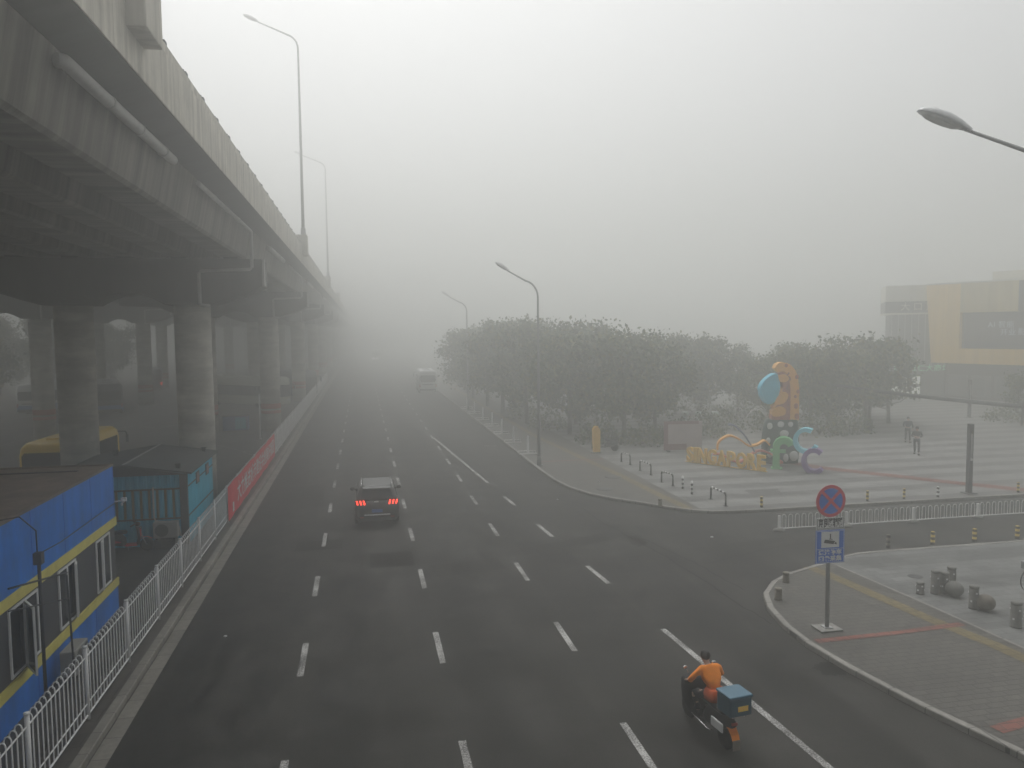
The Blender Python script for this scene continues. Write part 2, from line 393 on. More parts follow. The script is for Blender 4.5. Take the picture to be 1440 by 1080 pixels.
def dup(root, loc=None, rz=None, label=None, scale=None):
    kids = {}
    for o in bpy.data.objects:
        if o.parent: kids.setdefault(o.parent.name, []).append(o)
    def cp(o, par):
        c = o.copy(); COL.objects.link(c)
        if par: c.parent = par
        for k in kids.get(o.name, ()): cp(k, c)
        return c
    r = cp(root, None)
    if loc: r.location = loc
    if rz is not None: r.rotation_euler = (0, 0, rz)
    if label: r['label'] = label
    if scale: r.scale = scale if isinstance(scale, tuple) else (scale,)*3
    return r
def text_mb(body, size, depth=.004, space=1.0, bold=0.0):
    c = bpy.data.curves.new('t', 'FONT'); c.body = body; c.size = size; c.extrude = depth/2; c.align_x = 'CENTER'; c.align_y = 'CENTER'
    c.space_character = space; c.offset = bold; c.resolution_u = 3
    o = bpy.data.objects.new('t', c); COL.objects.link(o)
    bpy.context.view_layer.update()
    me = o.evaluated_get(bpy.context.evaluated_depsgraph_get()).to_mesh()
    mb = MB(); mb.add([v.co[:] for v in me.vertices], [tuple(p.vertices) for p in me.polygons])
    bpy.data.objects.remove(o); bpy.data.curves.remove(c)
    return mb
def stand(mb, M4):   # text lies in XY: stand it up with a matrix
    return mb.xf(M4)
FACE_S = Matrix.Rotation(R(90), 4, 'X')                      # XY text -> faces -Y, reads along +X
def poly_sheet(pts, z): return MB().quad([(x, y, z) for x, y in pts])
def ribbon(pts, w, z, side=0):
    """flat strip along a polyline; side -1/0/1 offsets it to the right, both, left"""
    P = [Vector((p[0], p[1], 0)) for p in pts]; L = []; Q = []
    for i, p in enumerate(P):
        t = (P[min(i+1, len(P)-1)] - P[max(i-1, 0)]).normalized(); nrm = Vector((-t.y, t.x, 0))
        a, b = (w/2, -w/2) if side == 0 else ((w, 0) if side > 0 else (0, -w))
        L.append(p+nrm*a); Q.append(p+nrm*b)
    mb = MB()
    for i in range(len(P)-1):
        mb.quad([(Q[i].x, Q[i].y, z), (Q[i+1].x, Q[i+1].y, z), (L[i+1].x, L[i+1].y, z), (L[i].x, L[i].y, z)])
    return mb
def kerb_mb(pts, w, z0, z1, side):
    P = [Vector((p[0], p[1], 0)) for p in pts]; mb = MB(); rings = []
    for i, p in enumerate(P):
        t = (P[min(i+1, len(P)-1)] - P[max(i-1, 0)]).normalized(); nrm = Vector((-t.y, t.x, 0))*side
        q = p+nrm*w
        rings.append([(p.x, p.y, z0), (p.x, p.y, z1-.02), (p.x+nrm.x*.02, p.y+nrm.y*.02, z1), (q.x, q.y, z1), (q.x, q.y, z0)])
    return mb.loft(rings, 0, True, False)

# ================================================================== SETTING
struct('ground', poly_sheet([(-300, -50), (300, -50), (300, 320), (-300, 320)], -.03), M['ground'])
road = struct('main_road', poly_sheet([(-5.2, -20), (14, -20), (14, 20), (60, 22), (110, 22), (110, 32), (60, 32), (14, 32), (14, 310), (-5.2, 310)], 0), M['road'])
KS = [(14.2, 0), (13.3, 5), (12.35, 9), (11.78, 11.56), (11.25, 13.6), (10.9, 15.55), (10.76, 17), (10.83, 18.2), (11.1, 19.5), (11.57, 20.6), (12.35, 21.5), (13.2, 22.1), (14.1, 22.5), (14.9, 22.85), (15.6, 23.25), (16.8, 23.65), (18, 23.72), (24, 23.72), (110, 23.72)]
KN = [(110, 30.3), (17.2, 30.3), (15.6, 30.38), (14.7, 30.5), (13.9, 31.0), (13.2, 31.7), (12.3, 32.9), (11.3, 34.1), (10.6, 35.3), (10.05, 37), (9.8, 39), (9.72, 42.2), (9.8, 60), (9.78, 90), (9.8, 310)]
struct('pavement_south', poly_sheet([p for p in KS if p[0] < 15] + [(15.31, 22.85), (15.64, 18.7), (15.77, 15.8), (16.2, 9), (16.6, 0)], .116), M['walk'])
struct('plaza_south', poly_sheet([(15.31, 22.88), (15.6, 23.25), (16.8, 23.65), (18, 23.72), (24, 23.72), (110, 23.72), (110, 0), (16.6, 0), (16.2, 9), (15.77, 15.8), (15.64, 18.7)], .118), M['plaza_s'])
struct('pavement_north', poly_sheet([p for p in KN if p[0] < 14.8] + [(14.42, 310), (14.42, 31)], .116), M['walk'])
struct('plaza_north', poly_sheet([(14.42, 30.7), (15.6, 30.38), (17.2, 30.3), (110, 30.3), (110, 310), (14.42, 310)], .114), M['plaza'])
struct('kerb_south', kerb_mb(KS, .16, -.01, .13, -1), M['kerb'])
struct('kerb_north', kerb_mb(KN, .15, -.01, .13, -1), M['kerb'])
e = struct('paving_edge', ribbon([(15.29, 22.9), (15.60, 18.7), (15.73, 15.8), (16.16, 9), (16.56, 0)], .09, .123), M['kerb'])
struct('tactile_path_south', ribbon([(14.32, 22.6), (14.51, 21.3), (14.87, 17.76), (15.19, 15.9), (15.5, 12), (15.9, 6)], .42, .122), M['tactile'])
struct('tactile_path_north', ribbon([(13.93, 31.2), (13.75, 34), (13.55, 39.5), (12.95, 49), (12.55, 56), (12.4, 80), (12.4, 200)], .42, .122), M['tactile'])
for nm, pts, w in (('red_tile_line', [(11.05, 17.05), (13.2, 17.08), (15.45, 17.24)], .22), ('red_tile_line', [(12.0, 12.45), (12.9, 12.6), (15.9, 12.7)], .30),
                   ('red_tile_line', [(24.3, 41.0), (25.4, 38.5), (29.0, 33.6), (31.2, 30.9)], .9), ('red_tile_line', [(10.2, 44.6), (14.3, 44.6)], .22)):
    struct(nm, ribbon(pts, w, .1255), M['redtile'])
struct('tactile_patch', poly_sheet([(14.6, 13.6), (15.6, 13.6), (15.6, 13.0), (14.6, 13.0)], .1275), M['tactile'])
struct('dark_paving_panel', poly_sheet([(18.15, 34.2), (19.9, 34.2), (19.4, 32.8), (17.86, 32.7)], .12), M['darktile'])
# the strip on the viaduct side: gutter, kerb, verge, yard
struct('left_kerb', kerb_mb([(-5.22, -20), (-5.22, 310)], .2, -.01, .15, 1), M['lkerb'])
struct('gutter', ribbon([(-5.03, -20), (-5.03, 310)], .34, .004), M['lkerb'])
struct('verge', poly_sheet([(-5.42, -20), (-5.42, 310), (-6.05, 310), (-6.05, -20)], .145), M['verge'])
yard = struct('yard', MB().b2((-120, -20, -.02), (-6.05, 310, .2)), M['yard'])
# painted markings
for x in (-1.60, 1.74, 5.04):
    for k in range(-1, 18):
        y0 = 18.05 + 5.55*k
        w = .15
        struct('lane_dash', MB().quad([(x-w/2, y0, .004), (x+w/2, y0, .004), (x+w/2, y0+1.95, .004), (x-w/2, y0+1.95, .004)]), M['rpaint'], road)
def l4(y): return 8.98 - .0667*y
for a, b in ((-2, 18.9), (22.75, 24.65), (28.5, 30.55), (34.1, 36.1), (39.6, 57.5)):
    struct('lane_line' if b-a > 3 else 'lane_dash', ribbon([(l4(a), a), (l4(b), b)], .16, .0045), M['rpaint'], road)
struct('lane_dash', ribbon([(8.2, 52.6), (9.0, 52.3)], .3, .0045), M['wpaint'], road)
struct('lane_line', ribbon([(17.4, 29.95), (60, 29.95)], .12, .0045), M['wpaint'], road)
def wob(pts, n=7, a=.05):
    out = []
    for i in range(len(pts)-1):
        for k in range(n):
            t = k/n; out.append((pts[i][0]*(1-t)+pts[i+1][0]*t+random.uniform(-a, a), pts[i][1]*(1-t)+pts[i+1][1]*t+random.uniform(-a, a)))
    return out+[pts[-1]]
for pts, w in (([(9.55, 33), (9.68, 30), (10.0, 27.7), (10.35, 25), (10.62, 19.8), (10.7, 18.6)], .05), ([(10.35, 27.6), (10.9, 25), (11.09, 23.55), (11.3, 21.3)], .045), ([(11.3, 24.0), (15, 25.4), (24, 26.0)], .03)):
    struct('crack', ribbon(wob(pts), w, .0035), M['crack'], road)
def blob(cx, cy, rx, ry, z, n=22, a=.25, rz=0):
    pts = []
    for k in range(n):
        t = 2*math.pi*k/n; q = 1+random.uniform(-a, a)
        x, y = rx*q*math.cos(t), ry*q*math.sin(t)
        pts.append((cx+x*math.cos(rz)-y*math.sin(rz), cy+x*math.sin(rz)+y*math.cos(rz)))
    return poly_sheet(pts, z)
struct('patch', poly_sheet([(.1, 27.8), (1.6, 27.8), (1.6, 26.05), (.1, 26.05)], .0032), M['patch'], road)
struct('patch', poly_sheet([(-2.6, 30.0), (-.9, 30.0), (-.9, 28.7), (-2.6, 28.7)], .0032), M['patch'], road)
for i, q in enumerate(([(2.2, 24.6), (4.6, 25.0), (4.5, 26.3), (2.1, 25.9)], [(5.6, 26.4), (9.2, 27.6), (9.0, 28.5), (5.5, 27.2)], [(-4.6, 37), (-2.0, 37), (-2.0, 41), (-4.6, 41)], [(11.8, 25.2), (16, 26.0), (16, 26.5), (11.8, 25.8)])):
    struct('patch', poly_sheet(q, .0030), M['patch_pale'], road)
struct('damp_patch', blob(10.55, 15.8, .30, .38, .0033), M['damp'], road)
struct('damp_patch', blob(10.1, 27.2, .30, .85, .003, rz=-.2), M['patch'], road)
for cx, cy, z, r in ((11.66, 36.1, .1192, .42), (13.07, 39.0, .1205, .45), (17.0, 20.95, .1215, .22)):
    struct('manhole_cover', MB().lathe([(r, 0), (r, .004), (r*.9, .007), (0, .007)], (cx, cy, z), 24), M['dark'], None)
for cx, cy, z, r in ((-3.73, 20.9, .002, .05), (11.9, 37.9, .118, .06), (13.0, 27.0, .002, .07), (8.9, 34.8, .002, .05), (-4.2, 13.0, .002, .025)):
    o = tag(obj('litter', MB().ell((cx, cy, z+r*.35), (r, r*.8, r*.4), 7, 5), M['white_clean']),
        {-3.73: 'scrap of white litter on the dark left lane', 11.9: 'scrap of white litter on the far corner pavement near a manhole', 13.0: 'white crumpled litter lying on the side road by the fence end', 8.9: 'scrap of white litter near the far right kerb curve', -4.2: 'tiny white scrap on the left lane close to the camera'}[cx], 'litter', 'scraps of litter')
# yard markings
for pts, w in (([(-11.87, 59.2), (-8.61, 54.2), (-6.6, 50.2)], .12), ([(-11.5, 53.5), (-7.2, 52.7)], .10), ([(-24.5, 71), (-22.1, 95)], .14), ([(-26.8, 71.0), (-19.5, 69.5)], .0), ([(-20.4, 68.1), (-19.4, 70)], .5), ([(-18.4, 69.6), (-16.7, 67.6), (-15.9, 70.2)], .45), ([(-25.3, 60), (-25.3, 70.3)], .12), ([(-14.0, 75), (-16.5, 100)], .14), ([(-32.1, 60), (-32.3, 110)], .14)):
    if w: struct('yard_line', ribbon(pts, w, .2045), M['wpaint'], yard)

# ================================================================== VIADUCTS
ROWS = [36+28*k for k in range(-2, 10)]
def viaduct(dx, label, full):
    v = thing('viaduct', label, 'elevated road', (dx, 0, 0))
    Y0, Y1 = -48, 288
    slab = [(-4.02, 12.85), (-4.02, 13.2), (-18.18, 13.2), (-18.18, 12.85), (-17.5, 12.62), (-4.7, 12.62)]  # left side widened beyond what shows, added to darken the space below
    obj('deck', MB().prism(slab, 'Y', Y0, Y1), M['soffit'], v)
    for i in range(6):
        a = -4.95 - 2.14*i; g = [(a+.22, 12.618), (a, 11.5), (a-.03, 11.38), (a-.12, 11.3), (a-.98, 11.3), (a-1.07, 11.38), (a-1.1, 11.5), (a-1.32, 12.618)]
        mb = MB()
        for k, yb in enumerate(ROWS[:-1]):
            mb.prism(g, 'Y', yb+.03, yb+27.97)
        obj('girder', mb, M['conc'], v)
    for sgn, x in ((1, -4.0), (-1, -18.2)):
        prof = [(x, 12.87), (x, 14.03), (x-.05*sgn, 14.08), (x-.05*sgn, 14.3), (x-.36*sgn, 14.3), (x-.36*sgn, 13.205), (x-.03*sgn, 13.203), (x-.03*sgn, 12.87)]
        mb = MB(); y = Y0
        while y < Y1:                                   # precast facing panels with open joints
            mb.prism(prof, 'Y', y+.008, y+1.592); y += 1.6
        obj('parapet', mb, M['conc_pale'], v)
        if full and sgn > 0:
            y = 12.25
            rp = obj('rail_post', MB().box((0, 0, .07), (.2, .22, .16)).tube([(0, 0, .1), (0, 0, .22)], .04, 6), M['dark'], v, loc=(x-.2, y, 14.3))
            while y < 120:
                y += 2.1; c = rp.copy(); COL.objects.link(c); c.parent = v; c.location = (x-.2, y, 14.3)
        if full and sgn > 0:
            for yp in (15.75, 57.4, 98.6, 139.8):
                mb = MB(); xs = sorted((x+.34*sgn, x-.42*sgn))
                mb.b2((xs[0], yp-.6, 13.5), (xs[1], yp+.6, 14.95)); obj('lamp_pedestal', mb, M['conc_pale'], v, .03)
    arc = [(-8.25-2.9*t, 9.25+.5*math.sin(math.pi*t)**.8) for t in [k/12 for k in range(13)]]
    prof = [(-4.2, 10.05), (-4.9, 9.72), (-5.7, 9.45), (-6.4, 9.25), (-8.2, 9.25)] + arc[1:-1] + [(-11.2, 9.25), (-13.0, 9.25), (-13.7, 9.45), (-14.5, 9.72), (-15.2, 10.05), (-18.0, 10.2), (-18.0, 11.22), (-4.2, 11.22)]
    for yb in ROWS:
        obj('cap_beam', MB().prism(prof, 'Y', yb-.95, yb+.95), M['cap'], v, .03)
        mb = MB()
        for i in range(6):
            for sy in (-.5, .5): mb.box((-5.5-2.14*i, yb+sy, 11.26), (.6, .5, .078))
        obj('bearing', mb, M['dark'], v)
        for xc in (-7.3, -12.1):
            c = obj('column', MB().lathe([(.76, .15), (.76, 9.3)], (xc, yb, 0), 32), M['conc_col'], v)
            mb = MB()
            for za, zb in ((1.62, 1.86), (2.0, 2.4)): mb.lathe([(.764, za), (.768, za+.01), (.768, zb-.01), (.764, zb)], (xc, yb, 0), 32)
            if yb != 36 or dx: obj('painted_band', mb, M['band_red'], c)
        mb = MB(); X = -4.58
        mb.tube([(X-.1, yb-22.3, 12.38), (X, yb-22.2, 12.38), (X, yb-15, 12.38)], .12, 10)
        for q in (-20, -18, -16): mb.tube([(X, yb+q-.05, 12.38), (X, yb+q+.05, 12.38)], .135, 10)
        yf = yb-1.1
        mb.tube([(X, yb-12, 12.38), (X, yf-.1, 12.38), (X, yf, 12.28), (X, yf, 10.85), (X-.1, yf, 10.75), (-6.65, yf, 10.68), (-6.75, yf, 10.58), (-6.75, yf, 9.3), (-6.68, yf, 9.22), (-6.35, yf, 9.18)], .075, 10)
        for q in (-9.5, -7, -4.5): mb.tube([(X, yb+q-.05, 12.38), (X, yb+q+.05, 12.38)], .095, 10)
        mb.b2((-4.19, yb-.96, 10.06), (-4.10, yb-.6, 11.2))
        obj('drain_pipe', mb, M['pipe'], v)
    return v
viaduct(0, 'near elevated road deck with pale parapet and drain pipes on round columns', True)
viaduct(-16.6, 'second elevated road further left, its columns dim in the fog', False)

# ================================================================== STREET LAMPS
def arm_lamp(name, label, loc, H, reach, rise, r0, r1, rz, group, head=.42, base=True):
    t = thing(name, label, 'street lamp', loc, rz, group)
    bend = [(0, 0, 0), (0, 0, H*.5), (0, 0, H-1.2)]; rad = [r0, (r0+r1)/2, r1*1.1]
    for k in range(1, 7):                                       # quarter bend into the arm, arm along -X
        a = R(15*k)*.88; bend.append((-.9*(1-math.cos(a)), 0, H-1.2+.95*math.sin(a))); rad.append(r1)
    x0, _, z0 = bend[-1]; bend.append((-reach, 0, z0+rise)); rad.append(r1*.7)
    obj('pole', MB().tube(bend, rad, 10), M['pole_grey'], t)
    if base: obj('base_plate', MB().box((0, 0, .02), (.4, .4, .04)).lathe([(r0*1.5, 0), (r0*1.4, .5), (r0, .55)], (0, 0, 0), 12), M['pole_grey'], t)
    sl = math.atan2(rise, reach-.9)
    Mx = Matrix.Translation((-reach, 0, z0+rise)) @ Matrix.Rotation(sl, 4, 'Y')
    sh = MB(); rings = []
    for u, w, h in ((.10, .035, .05), (.02, .06, .07), (-.12, .12, .10), (-.35, .165, .13), (-.6, .15, .12), (-.78, .10, .08), (-.86, .03, .03)):
        u *= head/.42; w *= head/.36; h *= head/.33
        rings.append([(u, w*math.cos(R(180*k/10)), h*math.sin(R(180*k/10))) for k in range(11)])
    sh.loft(rings, 0, True); sh.xf(Mx); s = obj('lamp_head', sh, M['lamp_shell'], t)
    ln = MB(); pts = []
    q = head/.42
    prof = ((-.08, .10), (-.3, .155), (-.55, .15), (-.75, .10), (-.83, .04))
    ring = [(u*q, w*q*1.14, -.004) for u, w in prof] + [(u*q, -w*q*1.14, -.004) for u, w in prof[::-1]]
    inner = [((-.44+(x/q+.44)*.7)*q, y*.7, -.05*q) for x, y, z in ring]
    ln.loft([ring, inner], 0, True); ln.xf(Mx); obj('lens', ln, M['lamp_lens'], s)
    return t
arm_lamp('street_lamp', 'near street lamp at the right edge, only its head and arm in view', (13.28, 11.5, .12), 10.93, 2.6, .78, .1, .042, R(-20), 'road lamps', .44)
arm_lamp('street_lamp', 'tall grey street lamp on the pavement beside the first white post', (9.98, 43.3, .12), 11.0, 1.75, .55, .095, .05, 0, 'road lamps')
arm_lamp('street_lamp', 'farther street lamp fading into fog above the roadside trees', (10.2, 75.5, .12), 11.0, 1.75, .55, .095, .05, 0, 'road lamps')
arm_lamp('viaduct_lamp', 'tall lamp on the viaduct parapet standing clear against the sky', (-3.95, 57.4, 14.95), 14.2, 2.7, .75, .12, .06, 0, 'viaduct lamps', .5)
arm_lamp('viaduct_lamp', 'fainter second lamp on the viaduct parapet, deeper in the fog', (-3.95, 98.6, 14.95), 14.2, 2.7, .75, .12, .06, 0, 'viaduct lamps', .5)

# ================================================================== WHITE ROAD FENCE (left)
fence = thing('road_fence', 'long white picket fence with hooped tops along the left kerb', 'fence', (-5.68, 0, .145))
PAN = 2.78; FY0 = 19.4-PAN*4
def fence_panel():
    mb = MB(); n = 13
    for z in (.10, .34, 1.30): mb.tube([(0, .05, z), (0, PAN-.05, z)], .016 if z > .2 else .022, 6, caps=False)
    for k in range(n):
        y = .2+k*(PAN-.4)/(n-1)
        pts = [(0, y, .08), (0, y, 1.36)] + [(-.055+.055*math.cos(R(a)), y, 1.36+.075*math.sin(R(a))) for a in (40, 80, 125, 165)] + [(-.11, y, 1.31)]
        mb.tube(pts, .0135, 5, caps=False)
    return mb
pan0 = obj('panel', fence_panel(), M['white'], fence, loc=(0, FY0, 0))
post0 = obj('fence_post', MB().tube([(0, 0, -.02), (0, 0, 1.52)], .042, 10).lathe([(.05, 1.5), (.05, 1.535), (0, 1.55)], (0, 0, 0), 10), M['white'], fence, loc=(0, FY0, 0))
for k in range(1, 44):
    c = post0.copy(); COL.objects.link(c); c.location = (0, FY0+PAN*k, 0); c.parent = fence
    if k < 43:
        c = pan0.copy(); COL.objects.link(c); c.location = (0, FY0+PAN*k, 0); c.parent = fence
# banner
bt = thing('banner', 'long red banner with white lettering hung on the white fence', 'banner', (-5.60, 33.1, .2))
mb = MB(); n = 26; L = 17.3
for i in range(n):
    for j in range(3):
        f = lambda a, b: (.018*math.sin(a*1.7)+.01*math.sin(b*5+a), a*L/n, .02+b*1.44/3+.012*math.sin(a*.9))
        mb.quad([f(i, j), f(i+1, j), f(i+1, j+1), f(i, j+1)])
obj('cloth', mb, M['banner'], bt)
tx = text_mb('大力推进城市建设共创美好家园', .92, .006, 1.0, .012)
tx.xf(Matrix.Translation((.045, L*.54, .74)) @ Matrix.Rotation(R(90), 4, 'Z') @ Matrix.Rotation(R(90), 4, 'X') @ Matrix.Scale(1.12, 4, (1, 0, 0)))
obj('lettering', tx, M['signwhite'], bt)
obj('emblem', MB().box((.04, 1.05, .42), (.006, .35, .4)), M['signwhite'], bt)

# ================================================================== BLUE SITE OFFICE (near left)
XW = -7.0; YE = 23.25
bo = thing('site_office', 'blue two-tone site office with yellow stripes and white windows', 'building', (0, 0, .2))
zz = -.2
obj('wall', MB().b2((XW-7, -2, 2.85+zz), (XW, YE, 4.30+zz)).b2((XW-7, -2, 0), (XW, YE, .88+zz)), M['blue_wall'], bo)
obj('wall', MB().b2((XW-7, -2, 1.10+zz), (XW-.02, YE-.02, 2.62+zz)), M['grey_wall'], bo)
for k in range(13):
    y = YE-.02-1.83*k
    for z0, z1 in ((2.86, 4.29), (.21, .87)): obj('panel_joint', MB().b2((XW-.001, y-.018, z0+zz), (XW+.006, y+.018, z1+zz)), M['signblue'], bo)
obj('yellow_stripe', MB().b2((XW-7.05, -2, 2.62+zz), (XW+.03, YE+.03, 2.85+zz)), M['band_yellow'], bo)
obj('yellow_stripe', MB().b2((XW-7.05, -2, .88+zz), (XW+.03, YE+.03, 1.10+zz)), M['band_yellow'], bo)
mb = MB().b2((XW-7, -2, 4.302+zz), (XW+.01, YE+.01, 4.33+zz))
for a, b in (((XW-.07, -2, 4.332+zz), (XW+.015, YE+.015, 4.37+zz)), ((XW-7, YE-.07, 4.332+zz), (XW-.072, YE+.015, 4.37+zz))): mb.b2(a, b)
obj('roof', mb, M['roof_brown'], bo)
mb = MB(); mb.b2((XW-7, YE-.95, 4.332+zz), (XW-.6, YE-.85, 4.36+zz)); obj('roof_seam', mb, M['dark'], bo)
def window(y0, y1, z0, z1, leaves=2):
    w = obj('window', MB().b2((XW-.03, y0, z0+zz), (XW+.015, y0+.05, z1+zz)).b2((XW-.03, y1-.05, z0+zz), (XW+.015, y1, z1+zz)).b2((XW-.03, y0+.05, z1-.05+zz), (XW+.015, y1-.05, z1+zz)).b2((XW-.03, y0+.05, z0+zz), (XW+.015, y1-.05, z0+.05+zz)).b2((XW-.03, (y0+y1)/2-.025, z0+.05+zz), (XW+.013, (y0+y1)/2+.025, z1-.05+zz)), M['white_clean'], bo)
    obj('pane', MB().b2((XW-.018, y0+.05, z0+.05+zz), (XW-.008, y1-.05, z1-.05+zz)), M['glass'], w)
    return w
for y0, y1 in ((21.62, 22.72), (19.05, 20.15), (16.5, 17.9), (13.6, 14.9), (10.8, 12.0)): window(y0, y1, 1.16, 2.56)
def open_sash(yh, wd, ang, z0, z1):
    mb = MB(); f = .05
    for a, b in (((0, -.02, z0), (f, .02, z1)), ((wd-f, -.02, z0), (wd, .02, z1)), ((f, -.02, z1-f), (wd-f, .02, z1)), ((f, -.02, z0), (wd-f, .02, z0+f))): mb.b2(a, b)
    Mx = Matrix.Translation((XW+.03, yh, zz)) @ Matrix.Rotation(ang, 4, 'Z')
    mb.xf(Mx); s = obj('open_sash', mb, M['white_clean'], bo)
    obj('pane', MB().b2((f, -.005, z0+f), (wd-f, .005, z1-f)).xf(Mx), M['glass_soft'], s)
open_sash(17.2, .62, R(-55), 1.12, 2.54)
open_sash(20.1, .3, R(-75), 1.2, 2.5)
open_sash(22.0, .22, R(-75), 1.2, 2.5)
# utility frame in front of it
uf = thing('utility_pole', 'dark thin utility pole frame with crossbars before the blue office wall', 'utility pole', (-6.4, 16.5, .17))
obj('post', MB().tube([(0, 0, 0), (0, 0, 3.35)], .035, 8), M['dark'], uf)
obj('post', MB().tube([(.05, 1.42, 0), (0, 1.38, 2.65)], .022, 8), M['dark'], uf)
obj('crossbar', MB().tube([(0, -1.35, 3.42-.17), (0, 1.40, 2.72-.03)], .02, 6), M['dark'], uf)
obj('crossbar', MB().tube([(0, -1.4, 3.02-.17), (0, 1.45, 2.1)], .016, 6), M['dark'], uf)
obj('junction_box', MB().box((0, 0, 3.42), (.16, .16, .24)), M['grey_wall'], uf, .015)
cv = MB(); cv.tube([(-6.42, 16.5, 3.72), (-6.5, 16.7, 4.1), (-6.75, 16.6, 4.42), (-7.05, 16.3, 4.42), (-7.6, 16.0, 4.36)], .014, 6)
cv.tube([(-6.42, 16.5, 3.66), (-6.7, 18.5, 3.40), (-6.9, 21, 3.28), (-6.96, YE, 3.26)], .012, 6)
tag(obj('power_cable', cv, M['black']), 'thin black cable looping from the junction box over the blue office wall', 'cable')
cc = thing('security_camera', 'small white security camera on the corner of the blue office', 'camera', (-6.93, YE, 3.28))
obj('bracket', MB().tube([(-.1, 0, 0), (.12, .08, 0)], .02, 6), M['white_clean'], cc)
obj('body', MB().box((.17, .06, .04), (.14, .1, .1)).tube([(.17, .0, .03), (.19, -.07, .0)], .04, 8).ell((.12, .03, -.09), (.035, .035, .05), 8, 6), M['white_clean'], cc)
def ac_unit(name, label, loc, rz, stack=False):
    t = thing(name, label, 'air conditioner', loc, rz, 'outdoor air conditioner units')
    obj('casing', MB().b2((-.42, -.16, .06), (.42, .16, .64)), M['ac'], t, .02)
    g = obj('fan_grille', MB().lathe([(.235, 0), (.235, .012), (.0, .016)], (-.12, -.162, .35), 24, axis='Y'), M['ac_dark'], t)
    obj('louvre', MB().b2((.2, -.168, .12), (.38, -.161, .58)), M['ac_dark'] if stack else M['ac'], t)
    mb = MB()
    for x in (-.3, .3): mb.b2((x-.03, -.17, 0), (x+.03, .17, .058))
    obj('foot', mb, M['dark'], t)
    return t
ac_unit('ac_unit', 'white outdoor air conditioner unit behind the fence beside the blue office', (-6.62, 18.7, .3), R(90), True)
mb = MB()
for i in range(5): mb.b2((-6.45, 18.38, .37+i*.07), (-6.443, 18.72, .40+i*.07))
# ================================================================== TEAL HUT
hx0, hx1, hy0, hy1 = -10.9, -6.5, 29.95, 34.9
hut = thing('teal_hut', 'teal corrugated hut with a dark grey gabled roof behind the fence', 'building', (0, 0, .2))
def corr(x0, x1, n, z0, z1, y):
    mb = MB(); d = (x1-x0)/n
    for k in range(n):
        a = x0+k*d; xs = [a, a+d*.18, a+d*.32, a+d*.68, a+d*.82, a+d]; ys = [0, 0, -.05, -.05, 0, 0]
        for i in range(5): mb.quad([(xs[i], y+ys[i], z0), (xs[i+1], y+ys[i+1], z0), (xs[i+1], y+ys[i+1], z1), (xs[i], y+ys[i], z1)])
    return mb
mb = corr(hx0, hx1-.2, 15, 0, 2.62, hy0); mb.b2((hx0, hy0+.06, 0), (hx1-.1, hy1, 2.62)); obj('wall', mb, M['teal'], hut)
mb = MB(); n = 22
for k in range(n):
    a = hy0+.1+k*(hy1-hy0-.1)/n; d = (hy1-hy0-.1)/n
    mb.b2((hx1-.1, a, 0), (hx1, a+d*.82, 2.7)); mb.b2((hx1-.1, a+d*.82, 0), (hx1-.02, a+d, 2.7))
obj('wall', mb, M['teal_lit_side'], hut)
obj('corner_post', MB().b2((hx1-.24, hy0-.07, 0), (hx1+.02, hy0+.09, 2.64)), M['grey_wall'], hut)
mb = MB()
for z in (.98, 2.08): mb.b2((hx0, hy0-.075, z), (hx1-.245, hy0-.052, z+.06))
for z in (1.02, 2.12): mb.b2((hx1+.002, hy0+.1, z), (hx1+.02, hy1, z+.05))
obj('trim_strip', mb, M['dark'], hut)
mb = MB(); d = (hx1-.2-hx0)/15
for k in range(15): mb.b2((hx0+k*d-.035, hy0-.03, 1.045), (hx0+k*d+.045, hy0-.004, 2.075))
obj('recess_strip', mb, M['olive'], hut)
for y in (31.5, 33.4):
    w = obj('window', MB().b2((hx1+.001, y, 1.95), (hx1+.03, y+.55, 2.4)), M['dark'], hut)
    obj('pane', MB().b2((hx1+.031, y+.05, 2.0), (hx1+.036, y+.5, 2.35)), M['board_red'], w)
rx = -8.62; ez = 2.66; rz_ = 3.02
mb = MB()
for y0, y1 in ((hy0-.22, hy1+.2),):
    for a, b in ((hx0-.25, rx), (rx, hx1+.22)):
        z0, z1 = (ez, rz_) if b == rx else (rz_, ez)
        mb.loft([[(a, y0, z0), (b, y0, z1), (b, y0, z1+.06), (a, y0, z0+.06)], [(a, y1, z0), (b, y1, z1), (b, y1, z1+.06), (a, y1, z0+.06)]], 0, True, False)
obj('roof', mb, M['roof_grey'], hut)
obj('roof_seam', MB().b2((rx-.04, hy0-.22, rz_+.055), (rx+.04, hy1+.2, rz_+.085)), M['pole_grey'], hut)
obj('gable_panel', MB().prism([(hx0+.02, 2.625), (hx1-.02, 2.625), (rx, rz_-.005)], 'Y', hy0-.03, hy0+.05), M['dark'], hut)
for x, y, z in ((-10.0, 33.7, 2.86), (-6.75, 34.5, 2.74), (-6.85, 30.25, 2.77)):
    obj('roof_vent', MB().box((x, y, z+.1), (.14, .14, .2)).box((x, y, z+.21), (.2, .2, .03)), M['dark'], hut)
obj('pipe', MB().tube([(-7.65, hy0-.13, 2.2), (-7.65, hy0-.13, 1.1), (-7.6, hy0-.13, .95), (-7.1, hy0-.15, .88), (-6.8, hy0-.15, .7), (-6.75, hy0-.15, .35)], .035, 8), M['pipe'], hut)
ac_unit('ac_unit', 'pale outdoor air conditioner unit on a block in front of the teal hut', (-7.2, 29.62, .52), 0)
tag(obj('support_block', MB().b2((-7.6, 29.4, .2), (-6.85, 29.82, .52)), M['ac_dark'], None, .01), 'dark low block under the air conditioner by the teal hut', 'block')

